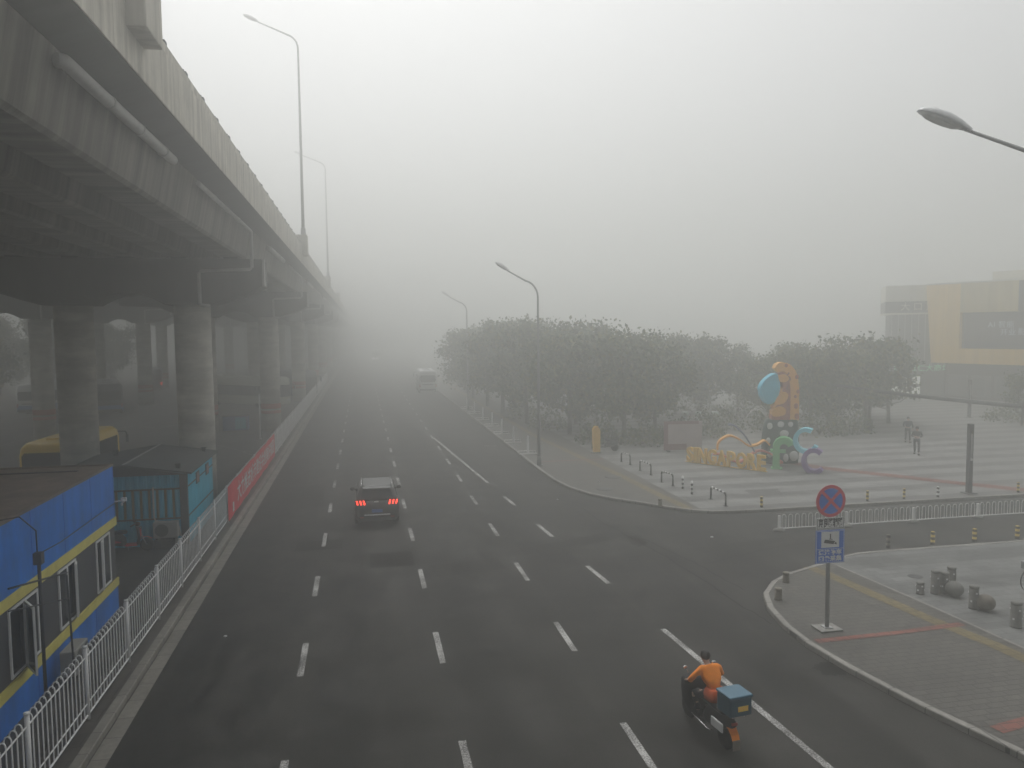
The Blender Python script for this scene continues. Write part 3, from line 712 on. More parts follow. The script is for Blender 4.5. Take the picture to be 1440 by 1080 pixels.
# ================================================================== VEHICLES
def wheel(par, c, r, w, rim=.62):
    t = obj('wheel', MB().lathe([(r*rim, -w/2), (r*.93, -w/2), (r, -w*.3), (r, w*.3), (r*.93, w/2), (r*rim, w/2)], c, 24, axis='X'), M['rubber'], par)
    sp = MB().lathe([(0, -w*.3), (r*rim, -w*.36), (r*rim, w*.36), (0, w*.3)], c, 20, axis='X')
    obj('rim', sp, M['steel'], t); return t
def suv():
    t = thing('suv', 'dark brown suv seen from behind with three-bar red tail lights', 'car', (.45, 33.85, 0))
    lo = [rr(.80, -2.05, 2.05, .25, .22), rr(.88, -2.18, 2.15, .28, .34), rr(.915, -2.24, 2.2, .3, .55), rr(.92, -2.24, 2.2, .32, .80), rr(.90, -2.19, 2.1, .32, .98), rr(.86, -2.10, 1.95, .32, 1.06)]
    obj('body', MB().loft(lo), M['car'], t)
    hi = [rr(.865, -2.08, 1.15, .25, 1.04), rr(.82, -2.0, .85, .25, 1.22), rr(.73, -1.86, .45, .24, 1.46), rr(.66, -1.72, .2, .24, 1.57)]
    obj('cabin', MB().loft(hi), M['car'], t)
    obj('roof', MB().loft([rr(.655, -1.78, .2, .2, 1.572), rr(.64, -1.86, .15, .2, 1.60), rr(.55, -1.7, .0, .2, 1.635)]), M['car_roof'], t)
    def panel(pts, nrm, th=.012):
        nrm = Vector(nrm).normalized(); a = [tuple(Vector(p)+nrm*.003) for p in pts]; b = [tuple(Vector(p)+nrm*th) for p in pts]
        return MB().loft([a, b], 0, True, False)
    obj('rear_window', panel([(-.66, -2.02, 1.16), (.66, -2.02, 1.16), (.56, -1.865, 1.48), (-.56, -1.865, 1.48)], (0, -1, .45), .03), M['glass'], t)
    obj('spoiler', MB().loft([[(-.6, -1.80, 1.575), (.6, -1.80, 1.575), (.6, -1.80, 1.62), (-.6, -1.80, 1.62)], [(-.55, -2.02, 1.54), (.55, -2.02, 1.54), (.55, -2.02, 1.57), (-.55, -2.02, 1.57)]], 0, True, False), M['car_roof'], t, .012)
    for s in (-1, 1):
        obj('side_window', panel([(s*.84, -1.6, 1.14), (s*.84, .75, 1.14), (s*.74, .3, 1.44), (s*.74, -1.45, 1.44)], (s, 0, .4), .02), M['glass'], t)
        obj('roof_rail', MB().tube([(s*.60, -1.6, 1.60), (s*.62, -1.5, 1.67), (s*.62, -.2, 1.67), (s*.60, -.1, 1.60)], .022, 6), M['chrome'], t)
        mm = obj('mirror', MB().ell((s*1.02, .55, 1.08), (.11, .07, .085), 10, 7), M['car'], t)
        obj('mirror_arm', MB().tube([(s*.86, .6, 1.03), (s*.98, .57, 1.05)], .025, 6), M['car'], mm)
        h = obj('tail_light', MB().loft([[(s*.40, -2.175, .92), (s*.88, -2.05, .92), (s*.88, -2.0, 1.10), (s*.44, -2.12, 1.08)], [(s*.40, -2.20, .92), (s*.89, -2.09, .92), (s*.89, -2.04, 1.10), (s*.44, -2.15, 1.08)]], 0, True, False), M['glass'], t)
        for k in range(3):
            x = .50+k*.14
            obj('light_bar', MB().loft([[(s*(x-.035), -2.225+k*.022, .93), (s*(x+.03), -2.215+k*.022, .93), (s*(x+.075), -2.19+k*.03, 1.10), (s*(x+.01), -2.20+k*.03, 1.10)], [(s*(x-.035), -2.16, .93), (s*(x+.03), -2.15, .93), (s*(x+.075), -2.12, 1.10), (s*(x+.01), -2.13, 1.10)]], 0, True, False), M['tail'], h)
        obj('reflector', MB().box((s*.62, -2.235, .42), (.16, .02, .04)), M['tail_dim'], t)
        for y in (-1.36, 1.36): wheel(t, (s*.80, y, .35), .35, .24)
    obj('number_plate', MB().box((0, -2.253, .68), (.44, .015, .14)), M['plate'], t)
    obj('chrome_strip', MB().box((0, -2.258, .52), (1.06, .035, .05)), M['white_clean'], t)  # plain white, not metal: the chrome's bright reflection is put into the colour
    obj('emblem', MB().box((-.03, -2.215, 1.05), (.18, .03, .06)), M['white_clean'], t, .008)
    obj('badge', MB().lathe([(.075, 0), (.075, .015), (0, .02)], (-.48, -2.225, .69), 16, axis='Y'), M['beige'], t)
    obj('bumper_sill', MB().box((0, -2.2, .33), (1.5, .1, .13)), M['dark'], t, .02)
    return t
suv()
def bus(name, label, cat, loc, rz, L=11, Wd=2.5, H=3.0, body='bus_white', lower=None, group='buses under and near the viaduct', rearwin=True, head=None, tail=None, dy=0):
    t = thing(name, label, cat, loc, rz, group); w = Wd/2; y0, y1 = -L/2, L/2
    obj('body', MB().loft([rr(w-.04, y0+.04, y1-.04, .2, .32), rr(w, y0, y1, .22, .5), rr(w, y0, y1, .22, 2.2), rr(w-.05, y0+.05, y1-.08, .25, H-.22), rr(w-.22, y0+.2, y1-.25, .3, H)]), M[body], t)
    for s in (-1, 1):
        obj('side_window', MB().b2((s*(w+.003), y0+.7, 1.25), (s*(w-.03), y1-.45, 2.3)), M['glass'], t, .0)
        for f in (-.27, .3): wheel(t, (s*(w-.16), f*L, .46), .46, .3)
        obj('mirror', MB().tube([(s*(w-.1), y1-.1, 2.45), (s*(w+.22), y1+.25, 2.4), (s*(w+.26), y1+.27, 2.2)], .035, 6).box((s*(w+.27), y1+.28, 2.0), (.12, .08, .4)), M['dark'], t)
        obj('headlight', MB().box((s*(w-.35), y1+.003, .8), (.4, .03, .2)), M[head or 'lamp_shell'], t)
        obj('tail_light', MB().box((s*(w-.14), y0-.003, 1.0), (.14, .03, .35)), M[tail or 'tail_dim'], t)
    obj('windscreen', MB().box((0, y1-.003, 1.75), (Wd-.3, .03, 1.25)), M['glass'], t, .008)
    obj('rear_window', MB().prism([(-w+.3, 1.5), (w-.3, 1.5), (w-.18, 1.66), (w-.18, 2.2), (w-.3, 2.36), (-w+.3, 2.36), (-w+.18, 2.2), (-w+.18, 1.66)], 'Y', y0-.015, y0+.02), M['glass'], t)
    obj('rear_grille', MB().box((0, y0-.004, 1.16), (Wd*.6, .02, .1)), M['dark'], t)
    obj('bumper', MB().box((0, y0-.01, .5), (Wd-.25, .06, .25)), M['dark'], t, .02)
    obj('roof_hatch', MB().box((0, y0+L*.3, H+.02), (.9, 1.2, .1)).box((0, y0+L*.68, H+.02), (.9, .9, .1)), M[body], t, .02)
    if lower: obj('lower_band', MB().loft([rr(w+.006, y0-.006, y1+.006, .22, .42), rr(w+.006, y0-.006, y1+.006, .22, 1.0)], 0, False), M[lower], t)
    return t
b = bus('yellow_bus', 'yellow minibus parked under the viaduct behind the nearest column', 'bus', (-14.55, 42.4, .2), R(-2), 7.1, 2.15, 2.78, 'byellow')
obj('badge', MB().lathe([(.09, 0), (.09, .02), (0, .025)], (0, -3.56, 1.34), 12, axis='Y'), M['dark'], b)
bus('bus', 'dark blue-skirted city bus half hidden behind the nearest column', 'bus', (-25.6, 84.5, .2), R(18), 10, 2.5, 3.1, 'bus_dark', 'bus_blue')
bus('bus', 'white and sky-blue bus seen from behind at the far left', 'bus', (-31.75, 87, .2), R(-1), 10, 2.5, 3.05, 'bus_white', 'bus_blue')
bus('bus', 'long white bus crossing behind the second column with its side in view', 'bus', (-12.6, 87.0, .2), R(228), 11.5, 2.5, 3.2, 'bus_cream')
bus('bus', 'dim grey bus farther off behind the white bus', 'bus', (-9.5, 101, .2), R(215), 10.5, 2.5, 3.2, 'bus_dark')
bus('bus', 'dark bus with glowing red tail lights deep under the viaduct', 'bus', (-29.5, 118, .2), R(12), 10, 2.5, 3.0, 'bus_dark', None, tail='tail')
bus('minibus', 'white minibus ahead on the road, half lost in the fog', 'bus', (8.3, 103, 0), R(-1), 7.5, 2.35, 2.95, 'bus_white', None, 'vehicles on the main road')
# oncoming / distant vehicles with a lamp showing
v = bus('van', 'grey van with a bright headlight between two dim columns', 'van', (-27.9, 83.5, .2), R(200), 5.2, 1.9, 2.2, 'bus_dark', None, 'cars under the viaduct', head='head')
v = bus('van', 'distant van on the main road, only its light showing in the fog', 'van', (3.5, 216, 0), R(180), 5.2, 1.9, 2.1, 'bus_white', None, 'vehicles on the main road', head='head')

# ------------------------------------------------------------------ people (skin-modifier bodies baked to one mesh)
def skin(name, nodes, mats, parent, sub=1):
    """nodes: list of (pos, radius, parent index)"""
    me = bpy.data.meshes.new(name)
    me.from_pydata([n[0] for n in nodes], [(n[2], i) for i, n in enumerate(nodes) if n[2] is not None], [])
    o = bpy.data.objects.new(name, me); COL.objects.link(o)
    o.modifiers.new('Skin', 'SKIN'); s = o.modifiers.new('Sub', 'SUBSURF'); s.levels = s.render_levels = sub
    for i, n in enumerate(nodes):
        r = n[1]; me.skin_vertices[0].data[i].radius = (r, r) if not isinstance(r, tuple) else r
        me.skin_vertices[0].data[i].use_root = i == 0
    bpy.context.view_layer.update()
    ev = bpy.data.meshes.new_from_object(o.evaluated_get(bpy.context.evaluated_depsgraph_get()))
    bpy.data.objects.remove(o); ev.materials.clear(); ev.materials.append(mats)
    bm = bmesh.new(); bm.from_mesh(ev); bmesh.ops.holes_fill(bm, edges=[e for e in bm.edges if e.is_boundary], sides=0)
    bmesh.ops.recalc_face_normals(bm, faces=bm.faces); bm.to_mesh(ev); bm.free()
    for p in ev.polygons: p.use_smooth = True
    c = bpy.data.objects.new(name, ev); COL.objects.link(c)
    if parent: c.parent = parent
    return c
FT = bpy.data.textures.new('folds', 'CLOUDS'); FT.noise_scale = .11; FT.noise_depth = 2
def folds(o, k=.045):
    sb = o.modifiers.new('Sub', 'SUBSURF'); sb.levels = sb.render_levels = 1
    d = o.modifiers.new('Folds', 'DISPLACE'); d.texture = FT; d.strength = k; d.mid_level = .45
def person(label, loc, rz, J, top, legs, hairlen=0):
    """J: joint dictionary in local metres, facing +Y"""
    t = thing('person', label, 'person', loc, rz)
    V = Vector
    def hand(nodes, wi, w, fd, side, curl):
        fd = V(fd).normalized(); sd = V(side).normalized(); dn = V(curl).normalized()
        nodes.append((w+fd*.045, (.036, .018), wi)); pi = len(nodes)-1
        for k, ln in enumerate((.070, .080, .074, .058)):
            o = sd*((k-1.5)*.021)
            a = w+fd*.085+o; b_ = a+fd*ln*.45+dn*ln*.28; c = b_+fd*ln*.12+dn*ln*.5
            nodes.append((a, .010, pi)); nodes.append((b_, .0092, len(nodes)-1)); nodes.append((c, .0085, len(nodes)-1))
        a = w+fd*.03-sd*.045; nodes.append((a, .012, pi)); nodes.append((a+fd*.035-sd*.012+dn*.02, .010, len(nodes)-1))
    n = []; pel = J['pelvis']
    n.append((pel, .115, None)); n.append((J['waist'], .10, 0)); n.append((J['chest'], .085, 1)); n.append((J['neck0'], .06, 2))
    n.append((J['neck'], .055, 3)); n.append((J['head'], (.078, .092), 4)); n.append((J['crown'], (.068, .08), 5))
    hd = J['head']; f = J.get('face', V((0, 1, 0)))
    n.append((hd+f*.105-V((0, 0, .01)), .016, 5))                         # nose
    sdv = f.cross(V((0, 0, 1))).normalized()
    for s in (-1, 1): n.append((hd+sdv*s*.092, (.012, .02), 5))           # ears
    arms = {}
    for s, k in ((-1, 'L'), (1, 'R')):
        n.append((J['sh'+k], .062, 2)); i = len(n)-1
        n.append((J['el'+k], .044, i)); n.append((J['wr'+k], .028, i+1)); arms[k] = i+2
        hand(n, i+2, J['wr'+k], J['hd'+k], J['hs'+k], J['hc'+k])
    for k in 'LR':
        n.append((J['hip'+k], .092, 0)); i = len(n)-1
        n.append((J['kn'+k], .060, i)); n.append((J['an'+k], .040, i+1)); n.append((J['toe'+k], .036, i+2))
    body = skin('body', n, M['skin'], t)
    j = [(pel+V((0, 0, .04)), (.155, .13), None), (J['waist'], (.15, .125), 0), (J['chest'], (.205, .165), 1), (J['neck0'], (.10, .095), 2)]
    for k in 'LR':
        j.append((J['sh'+k], .08, 2)); i = len(j)-1; j.append((J['el'+k], .062, i)); j.append((J['el'+k].lerp(J['wr'+k], .9), .046, i+1))
    skin('jacket', j, top, t)
    j = [(pel-V((0, 0, .02)), (.15, .125), None)]
    for k in 'LR':
        j.append((J['hip'+k], .107, 0)); i = len(j)-1; j.append((J['kn'+k], .076, i)); j.append((J['kn'+k].lerp(J['an'+k], .93), .058, i+1))
    skin('trousers', j, legs, t)
    for k in 'LR':
        d = (J['toe'+k]-J['an'+k]); d.z = 0; d.normalize()
        c = J['an'+k]+d*.06; z0 = min(J['toe'+k].z, J['an'+k].z)-.045
        obj('shoe', MB().loft([[(c.x+d.x*u+d.y*w, c.y+d.y*u-d.x*w, z0+h) for u, w in ((-.14, -.045), (-.14, .045), (.05, .06), (.17, .045), (.17, -.045), (.05, -.06))] for h in (0, .06)] + [[(c.x+d.x*u+d.y*w, c.y+d.y*u-d.x*w, z0+.12) for u, w in ((-.13, -.045), (-.13, .045), (.0, .055), (.12, .04), (.12, -.04), (.0, -.055))]]), M['shoe'], t)
    hc = hd-f*.018+V((0, 0, .035))
    h = MB().ell(hc, (.098, .108, .108), 14, 10)
    obj('hair', h, M['hair'], t)
    for s in (-1, 1): obj('eye', MB().ell(hd+f*.087+sdv*s*.033+V((0, 0, .012)), (.012, .012, .008), 6, 5), M['ink'], t)
    obj('mouth', MB().ell(hd+f*.088-V((0, 0, .055)), (.022, .008, .006), 6, 5), M['rib_red'], t)
    for o in t.children:
        if o.name.split('.')[0] in ('jacket', 'trousers'): folds(o)
    return t
V = Vector
def walker(label, loc, rz, stride, top, legs, h=1.72, arm=0):
    k = h/1.75; f = stride
    J = dict(pelvis=V((0, 0, .96)), waist=V((0, 0, 1.12)), chest=V((0, .01, 1.34)), neck0=V((0, 0, 1.47)), neck=V((0, .01, 1.53)), head=V((0, .02, 1.635)), crown=V((0, .01, 1.70)),
             shL=V((-.19, 0, 1.42)), shR=V((.19, 0, 1.42)), hipL=V((-.10, 0, .92)), hipR=V((.10, 0, .92)),
             knL=V((-.11, .10*f, .50)), anL=V((-.11, .22*f-.05, .085)), toeL=V((-.12, .22*f+.09, .05)),
             knR=V((.11, .06-.10*f, .50)), anR=V((.11, -.24*f, .10)), toeR=V((.12, -.24*f+.13, .05)))
    if arm:   # hands together at the belly
        J.update(elL=V((-.27, .05, 1.17)), wrL=V((-.10, .24, 1.13)), elR=V((.27, .05, 1.17)), wrR=V((.10, .24, 1.15)))
        for s, q in (('L', 1), ('R', -1)): J['hd'+s] = V((q*.8, .3, 0)); J['hs'+s] = V((0, 0, q)); J['hc'+s] = V((0, -1, -.2))
    else:
        J.update(elL=V((-.27, -.05, 1.16)), wrL=V((-.26, .10, .94)), elR=V((.27, .02, 1.16)), wrR=V((.17, .22, 1.08)))
        for s, q in (('L', 1), ('R', -1)): J['hd'+s] = V((0, .4, -.9)) if s == 'L' else V((-.7, .5, .1)); J['hs'+s] = V((0, 1, .3)); J['hc'+s] = V((q, 0, -.1))
    t = person(label, loc, rz, J, top, legs); t.scale = (k*1.08, k, k); return t
walker('person in dark jacket and trousers walking, nearer of the two on the plaza', (34.0*SC, 42.06*SC, .118), R(140), 1.0, M['cloth_dark'], M['cloth_navy'], 1.72, 1)
walker('person in dark clothes walking, farther of the two on the plaza', (36.99*SC, 46.66*SC, .118), R(150), .8, M['cloth_navy'], M['cloth_dark'], 1.74, 0)

# ------------------------------------------------------------------ scooters
def scooter(name, label, loc, rz, shell, delivery):
    t = thing(name, label, 'scooter', loc, rz)          # faces +Y, wheel contacts at y=-.62 and y=.66
    for y in (-.62, .66):
        w = obj('wheel', MB().lathe([(.13, -.045), (.2, -.055), (.235, -.03), (.24, 0), (.235, .03), (.2, .055), (.13, .045)], (0, y, .24), 20, axis='X'), M['rubber'], t)
        obj('rim', MB().lathe([(0, -.03), (.14, -.035), (.14, .035), (0, .03)], (0, y, .24), 14, axis='X'), M['steel'], w)
    rings = []
    for y, w, z0, z1 in ((-.88, .05, .52, .66), (-.72, .13, .42, .72), (-.45, .17, .30, .74), (-.15, .17, .24, .70), (-.02, .14, .22, .55)):
        c, h = (z0+z1)/2, (z1-z0)/2; rings.append([(w*math.cos(R(a)), y, c+h*math.sin(R(a))) for a in range(0, 360, 36)])
    obj('rear_shell', MB().loft(rings), M['black'], t)
    if not delivery:
        for s in (-1, 1): obj('side_fairing', MB().loft([[(s*.13, -.80, .62), (s*.175, -.45, .50), (s*.175, -.15, .40), (s*.16, -.45, .40)], [(s*.15, -.80, .64), (s*.195, -.45, .54), (s*.195, -.15, .44), (s*.19, -.45, .42)]], 0, True, False), M[shell], t)
    obj('footboard', MB().b2((-.15, -.05, .24), (.15, .36, .31)), M[shell], t, .03)
    rings = []
    for z, w, y in ((.26, .15, .36), (.5, .19, .42), (.75, .17, .40), (.92, .10, .36)):
        rings.append([(w*math.cos(R(a)), y+.06*math.sin(R(a)), z) for a in range(0, 360, 36)])
    obj('front_shield', MB().loft(rings), M['black'], t)
    if not delivery: obj('front_panel', MB().loft([[(-.13, .47, .55), (.13, .47, .55), (.10, .44, .86), (-.10, .44, .86)], [(-.12, .50, .57), (.12, .50, .57), (.09, .47, .84), (-.09, .47, .84)]], 0, True, False), M[shell], t)
    obj('front_mudguard', MB().loft([[(w*math.cos(R(a)), y+.03*math.sin(R(a)), z) for a in range(0, 360, 60)] for y, z, w in ((.42, .42, .05), (.55, .52, .075), (.68, .52, .07), (.84, .44, .04))]), M[shell], t)
    obj('fork', MB().tube([(0, .38, .95), (0, .5, .6)], .03, 8).tube([(-.07, .48, .62), (-.07, .66, .24)], .02, 6).tube([(.07, .48, .62), (.07, .66, .24)], .02, 6), M['steel'], t)
    obj('seat', MB().loft([rr(.13, -.72, .02, .1, .70), rr(.16, -.76, .04, .12, .74), rr(.15, -.75, .02, .12, .79), rr(.10, -.68, -.06, .09, .81)]), M['black'], t)
    hb = obj('handlebar', MB().tube([(-.34, .22, 1.02), (-.2, .30, 1.04), (0, .36, 1.0), (.2, .30, 1.04), (.34, .22, 1.02)], .02, 8).ell((0, .38, 1.0), (.12, .09, .08), 10, 7), M['black'], t)
    for s in (-1, 1):
        obj('grip', MB().tube([(s*.25, .275, 1.035), (s*.38, .2, 1.01)], .024, 8), M['rubber'], hb)
        obj('mirror', MB().tube([(s*.22, .3, 1.04), (s*.30, .3, 1.22)], .008, 5).ell((s*.33, .3, 1.25), (.06, .015, .04), 10, 6), M['chrome' if delivery else 'black'], t)
    obj('headlight', MB().ell((0, .47, .86), (.09, .05, .06), 10, 7), M['chrome'], t)
    obj('tail_light', MB().box((0, -.885, .60), (.12, .03, .05)), M['tail_dim'], t)
    obj('rear_mudguard', MB().loft([[(s*w, y, z) for s in (-1, 1)] + [(s*w, y-.012, z-.012) for s in (1, -1)] for y, z, w in ((-.66, .52, .09), (-.80, .50, .09), (-.90, .40, .085), (-.94, .30, .08))], 0, True, False), M['orange'] if delivery else M['black'], t)
    if delivery:
        obj('number_plate', MB().box((0, -.955, .22), (.17, .015, .2)), M['beige'], t, .005)
        bx = obj('delivery_box', MB().b2((-.19, -1.02, .80), (.29, -.58, 1.14)), M['box_blue'], t, .03)
        obj('lid', MB().b2((-.205, -1.035, 1.142), (.305, -.565, 1.20)), M['box_lid'], bx, .02)
        obj('sticker', MB().b2((-.02, -1.026, .90), (.20, -1.021, 1.0)), M['let_yellow'], bx)
        obj('luggage_rack', MB().tube([(-.1, -.55, .76), (-.1, -.98, .78)], .012, 6).tube([(.15, -.55, .76), (.15, -.98, .78)], .012, 6), M['steel'], t)
        obj('side_panel', MB().b2((-.205, -.78, .40), (-.165, -.40, .58)), M['signwhite'], t, .02)
        rg_ = []
        for z, w, y0, y1 in ((.30, .22, .22, .46), (.55, .30, .26, .52), (.82, .34, .24, .50), (1.0, .36, .16, .46), (1.06, .30, .20, .42)):
            rg_.append(rr(w, y0, y1, .09, z))
        ap = obj('wind_apron', MB().loft(rg_), M['cloth_dark'], t)
        obj('crash_bar', MB().tube([(-.17, .25, .3), (-.24, .2, .36), (-.24, -.35, .30), (-.17, -.4, .28)], .016, 6), M['chrome'], t)
    else:
        obj('grab_rail', MB().tube([(-.12, -.6, .77), (-.1, -.9, .84), (.1, -.9, .84), (.12, -.6, .77)], .012, 6), M['black'], t)
        obj('side_stand', MB().tube([(-.1, .0, .25), (-.2, .02, .0)], .012, 6), M['steel'], t)
    return t
ds = scooter('delivery_scooter', 'black delivery scooter with a blue top box in the right lane', (6.56, 13.75, 0), R(8), 'black', True)
rd = R(8)
J = dict(pelvis=V((0, -.22, .90)), waist=V((0, -.20, 1.06)), chest=V((0, -.07, 1.25)), neck0=V((0, .01, 1.37)), neck=V((0, .05, 1.42)), head=V((0, .11, 1.51)), crown=V((0, .11, 1.58)),
         shL=V((-.21, -.03, 1.32)), shR=V((.21, -.03, 1.32)), elL=V((-.37, .04, 1.13)), elR=V((.37, .04, 1.13)), wrL=V((-.31, .17, 1.045)), wrR=V((.31, .17, 1.045)),
         hdL=V((-.05, 1, -.1)), hdR=V((.05, 1, -.1)), hsL=V((1, 0, 0)), hsR=V((-1, 0, 0)), hcL=V((0, .1, -1)), hcR=V((0, .1, -1)),
         hipL=V((-.10, -.20, .88)), hipR=V((.10, -.20, .88)), knL=V((-.20, .20, .78)), knR=V((.20, .20, .78)), anL=V((-.13, .12, .40)), anR=V((.13, .12, .40)), toeL=V((-.13, .26, .36)), toeR=V((.13, .26, .36)))
rider = person('rider in orange jacket and dark trousers seated on the delivery scooter', (6.56, 13.75, 0), rd, J, M['orange'], M['cloth_dark'])
# jacket tail over the seat
obj('jacket_tail', MB().loft([rr(.165, -.38, -.12, .08, 1.02), rr(.19, -.42, -.06, .09, .90), rr(.20, -.44, -.04, .09, .82)], 0, True), M['orange_dark'], rider)
folds(rider.children[-1], .05) if rider.children else None
scooter('parked_scooter', 'red and black scooter parked in front of the teal hut', (-8.45, 29.25, .2), R(-82), 'red', False)
scooter('parked_scooter', 'tiny dark scooter parked on the plaza beside the yellow totem', (15.4, 47.6, .115), R(70), 'black', False)

# ------------------------------------------------------------------ bicycle at the right edge
def bicycle(label, loc, rz):
    t = thing('bicycle', label, 'bicycle', loc, rz)
    for x in (0, 1.02):
        w = obj('wheel', MB().tube([(x+.31*math.cos(R(a)), 0, .33+.31*math.sin(R(a))) for a in range(0, 361, 15)], .018, 8, caps=False), M['rubber'], t)
        mb = MB()
        for a in range(0, 360, 24): mb.tube([(x, 0, .33), (x+.3*math.cos(R(a)), 0, .33+.3*math.sin(R(a)))], .0035, 4, caps=False)
        mb.tube([(x, -.04, .33), (x, .04, .33)], .022, 8); obj('spokes', mb, M['steel'], w)
    fr = MB()
    for a, b in (((0, 0, .33), (.16, 0, .80)), ((.16, 0, .72), (.62, 0, .68)), ((.18, 0, .62), (.58, 0, .30)), ((.58, 0, .30), (.66, 0, .82)), ((1.02, 0, .33), (.58, 0, .30)), ((1.02, 0, .33), (.645, 0, .70))): fr.tube([a, b], .017, 8)
    obj('frame', fr, M['signblue'], t)
    obj('handlebar', MB().tube([(.2, -.27, .96), (.15, -.1, .95), (.17, 0, .84), (.15, .1, .95), (.2, .27, .96)], .012, 6), M['steel'], t)
    obj('saddle', MB().loft([rr(.03, -.14, 0, .02, .84), rr(.04, -.15, .1, .03, .87)]).xf(Matrix.Translation((.68, 0, 0)) @ Matrix.Rotation(R(90), 4, 'Z')), M['black'], t)
    obj('basket', MB().b2((-.12, -.15, .66), (.1, .15, .88)), M['steel'], t)
    obj('pedal', MB().tube([(.58, -.1, .3), (.66, -.1, .16)], .012, 6).tube([(.58, .1, .3), (.5, .1, .44)], .012, 6).tube([(.58, -.1, .3), (.58, .1, .3)], .02, 6), M['steel'], t)
    return t
bicycle('bicycle standing on the near plaza, only its front wheel in view at the right edge', (19.28, 19.05, .118), R(10))

# ================================================================== TRAFFIC SIGN
SX, SY = 11.79, 17.72
sg = thing('traffic_sign', 'no stopping sign above white and blue plates on a grey pole', 'road sign', (SX, SY, .118))
obj('pole', MB().tube([(0, 0, 0), (0, 0, 3.76)], .055, 14).lathe([(.057, 3.76), (.03, 3.79), (0, 3.79)], (0, 0, 0), 14), M['pole_grey'], sg)
obj('base_slab', MB().box((0, 0, .02), (.62, .5, .05)), M['pad'], sg, .015)
obj('base_flange', MB().box((0, 0, .055), (.22, .22, .02)), M['steel'], sg)
def disc(r, y0, y1, z): return MB().lathe([(r, y0), (r, y1)], (0, 0, z), 40, axis='Y', smooth=False)
zc = 3.41
d = obj('sign_disc', disc(.42, -.075, -.062, zc), M['signred'], sg)
obj('blue_field', disc(.335, -.0785, -.0755, zc), M['signblue'], d)
mb = MB()
for a in (45, -45): mb.box((0, -.0805, zc), (.68, .003, .08), 0, M4=Matrix.Rotation(R(a), 3, 'Y'))
mb.v = [(x, y - (.0005 if i >= 8 else 0), z) for i, (x, y, z) in enumerate(mb.v)]
obj('red_cross', mb, M['signred'], d)
pl = obj('name_plate', MB().box((0, -.068, 2.775), (.74, .012, .30)), M['signwhite'], sg, .004)
mb = MB()
for a, b in (((-.355, 2.64), (.355, 2.652)), ((-.355, 2.898), (.355, 2.91)), ((-.355, 2.652), (-.343, 2.898)), ((.343, 2.652), (.355, 2.898))): mb.b2((a[0], -.0765, a[1]), (b[0], -.0745, b[1]))
tx = text_mb('京良路辅路', .165, .003, .98, .006).xf(Matrix.Translation((0, -.0775, 2.775)) @ FACE_S @ Matrix.Scale(1.5, 4, (0, 1, 0)) @ Matrix.Scale(.78, 4, (1, 0, 0)))
mb.add(tx.v, tx.f); obj('lettering', mb, M['ink'], pl)
pb = obj('camera_plate', MB().box((0, -.068, 2.165), (.76, .012, .87)), M['signblue'], sg, .004)
mb = MB()
for a, b in (((-.365, 1.745), (.365, 1.755)), ((-.365, 2.575), (.365, 2.585)), ((-.365, 1.755), (-.355, 2.575)), ((.355, 1.755), (.365, 2.575)), ((-.355, 2.10), (.355, 2.11))): mb.b2((a[0], -.0765, a[1]), (b[0], -.0745, b[1]))
mb.b2((-.235, -.0765, 2.14), (.235, -.0745, 2.56))
for k, s in enumerate(('违法停车', '图像采集')):
    tx = text_mb(s, .148, .003, 1.08, .006).xf(Matrix.Translation((0, -.0775, 2.005-.165*k)) @ FACE_S); mb.add(tx.v, tx.f)
obj('lettering', mb, M['signwhite'], pb)
mb = MB()
def ink(pts): mb.prism(pts, 'Y', -.0792, -.0768)
ink([(-.012, 2.50), (.018, 2.50), (.018, 2.37), (-.012, 2.37)]); ink([(-.04, 2.368), (.05, 2.362), (.06, 2.345), (-.03, 2.352)])
ink([(-.15, 2.335), (-.125, 2.355), (.13, 2.305), (.085, 2.225), (-.165, 2.27)]); ink([(.10, 2.235), (.14, 2.28), (.172, 2.25), (.165, 2.215)])
obj('camera_symbol', mb, M['ink'], pb)
for o in (pl, pb): o.scale = (1.09, 1, 1); o.location = (0, 0, .05)

# ================================================================== SMALL STREET FURNITURE
def stripe_bollard(name, label, loc, h, r, n, c1, group):
    mb = MB()
    for k in range(n): mb.lathe([(r, h*k/n), (r, h*(k+1)/n)], (0, 0, 0), 14, k % 2)
    mb.lathe([(r, h), (r*.7, h+.02), (0, h+.025)], (0, 0, 0), 14, 1)
    o = obj(name, mb, [M['black'], M[c1]]); o.location = loc
    return tag(o, label, 'bollard', group)
far = ['nearest to the hoop barrier', 'just right of the round sign', 'second left of the slim dark column', 'last one left of the slim dark column', 'at the right picture edge']
for x, l in zip((17.39, 22.7, 24.61, 26.41, 30.82), far):
    stripe_bollard('striped_bollard', 'striped bollard in the far row, ' + l, (x*SC, 30.72, .12), .46, .06, 5, 'yellow' if x != 26.41 else 'white', 'striped bollards along the far plaza edge')
near = ['leftmost, its stripes worn to beige', 'second from the left', 'third from the left', 'rightmost, by the picture edge']
for x, l in zip((18.58, 20.43, 22.2, 24.06), near):
    stripe_bollard('striped_bollard', 'striped bollard in the near row, ' + l, (x*SC, 23.95, .12), .46, .075, 5, 'yellow' if x > 19 else 'beige', 'striped bollards along the near plaza edge')
for x, y, l in ((15.4, 35.25, 'farther of the two posts before the U-shaped barriers'), (15.3, 33.95, 'nearer of the two posts beside the U-shaped barrier')):
    stripe_bollard('striped_post', 'slim black and white post, ' + l, (x, y, .12), .62, .055, 6, 'white', 'striped posts on the far corner')
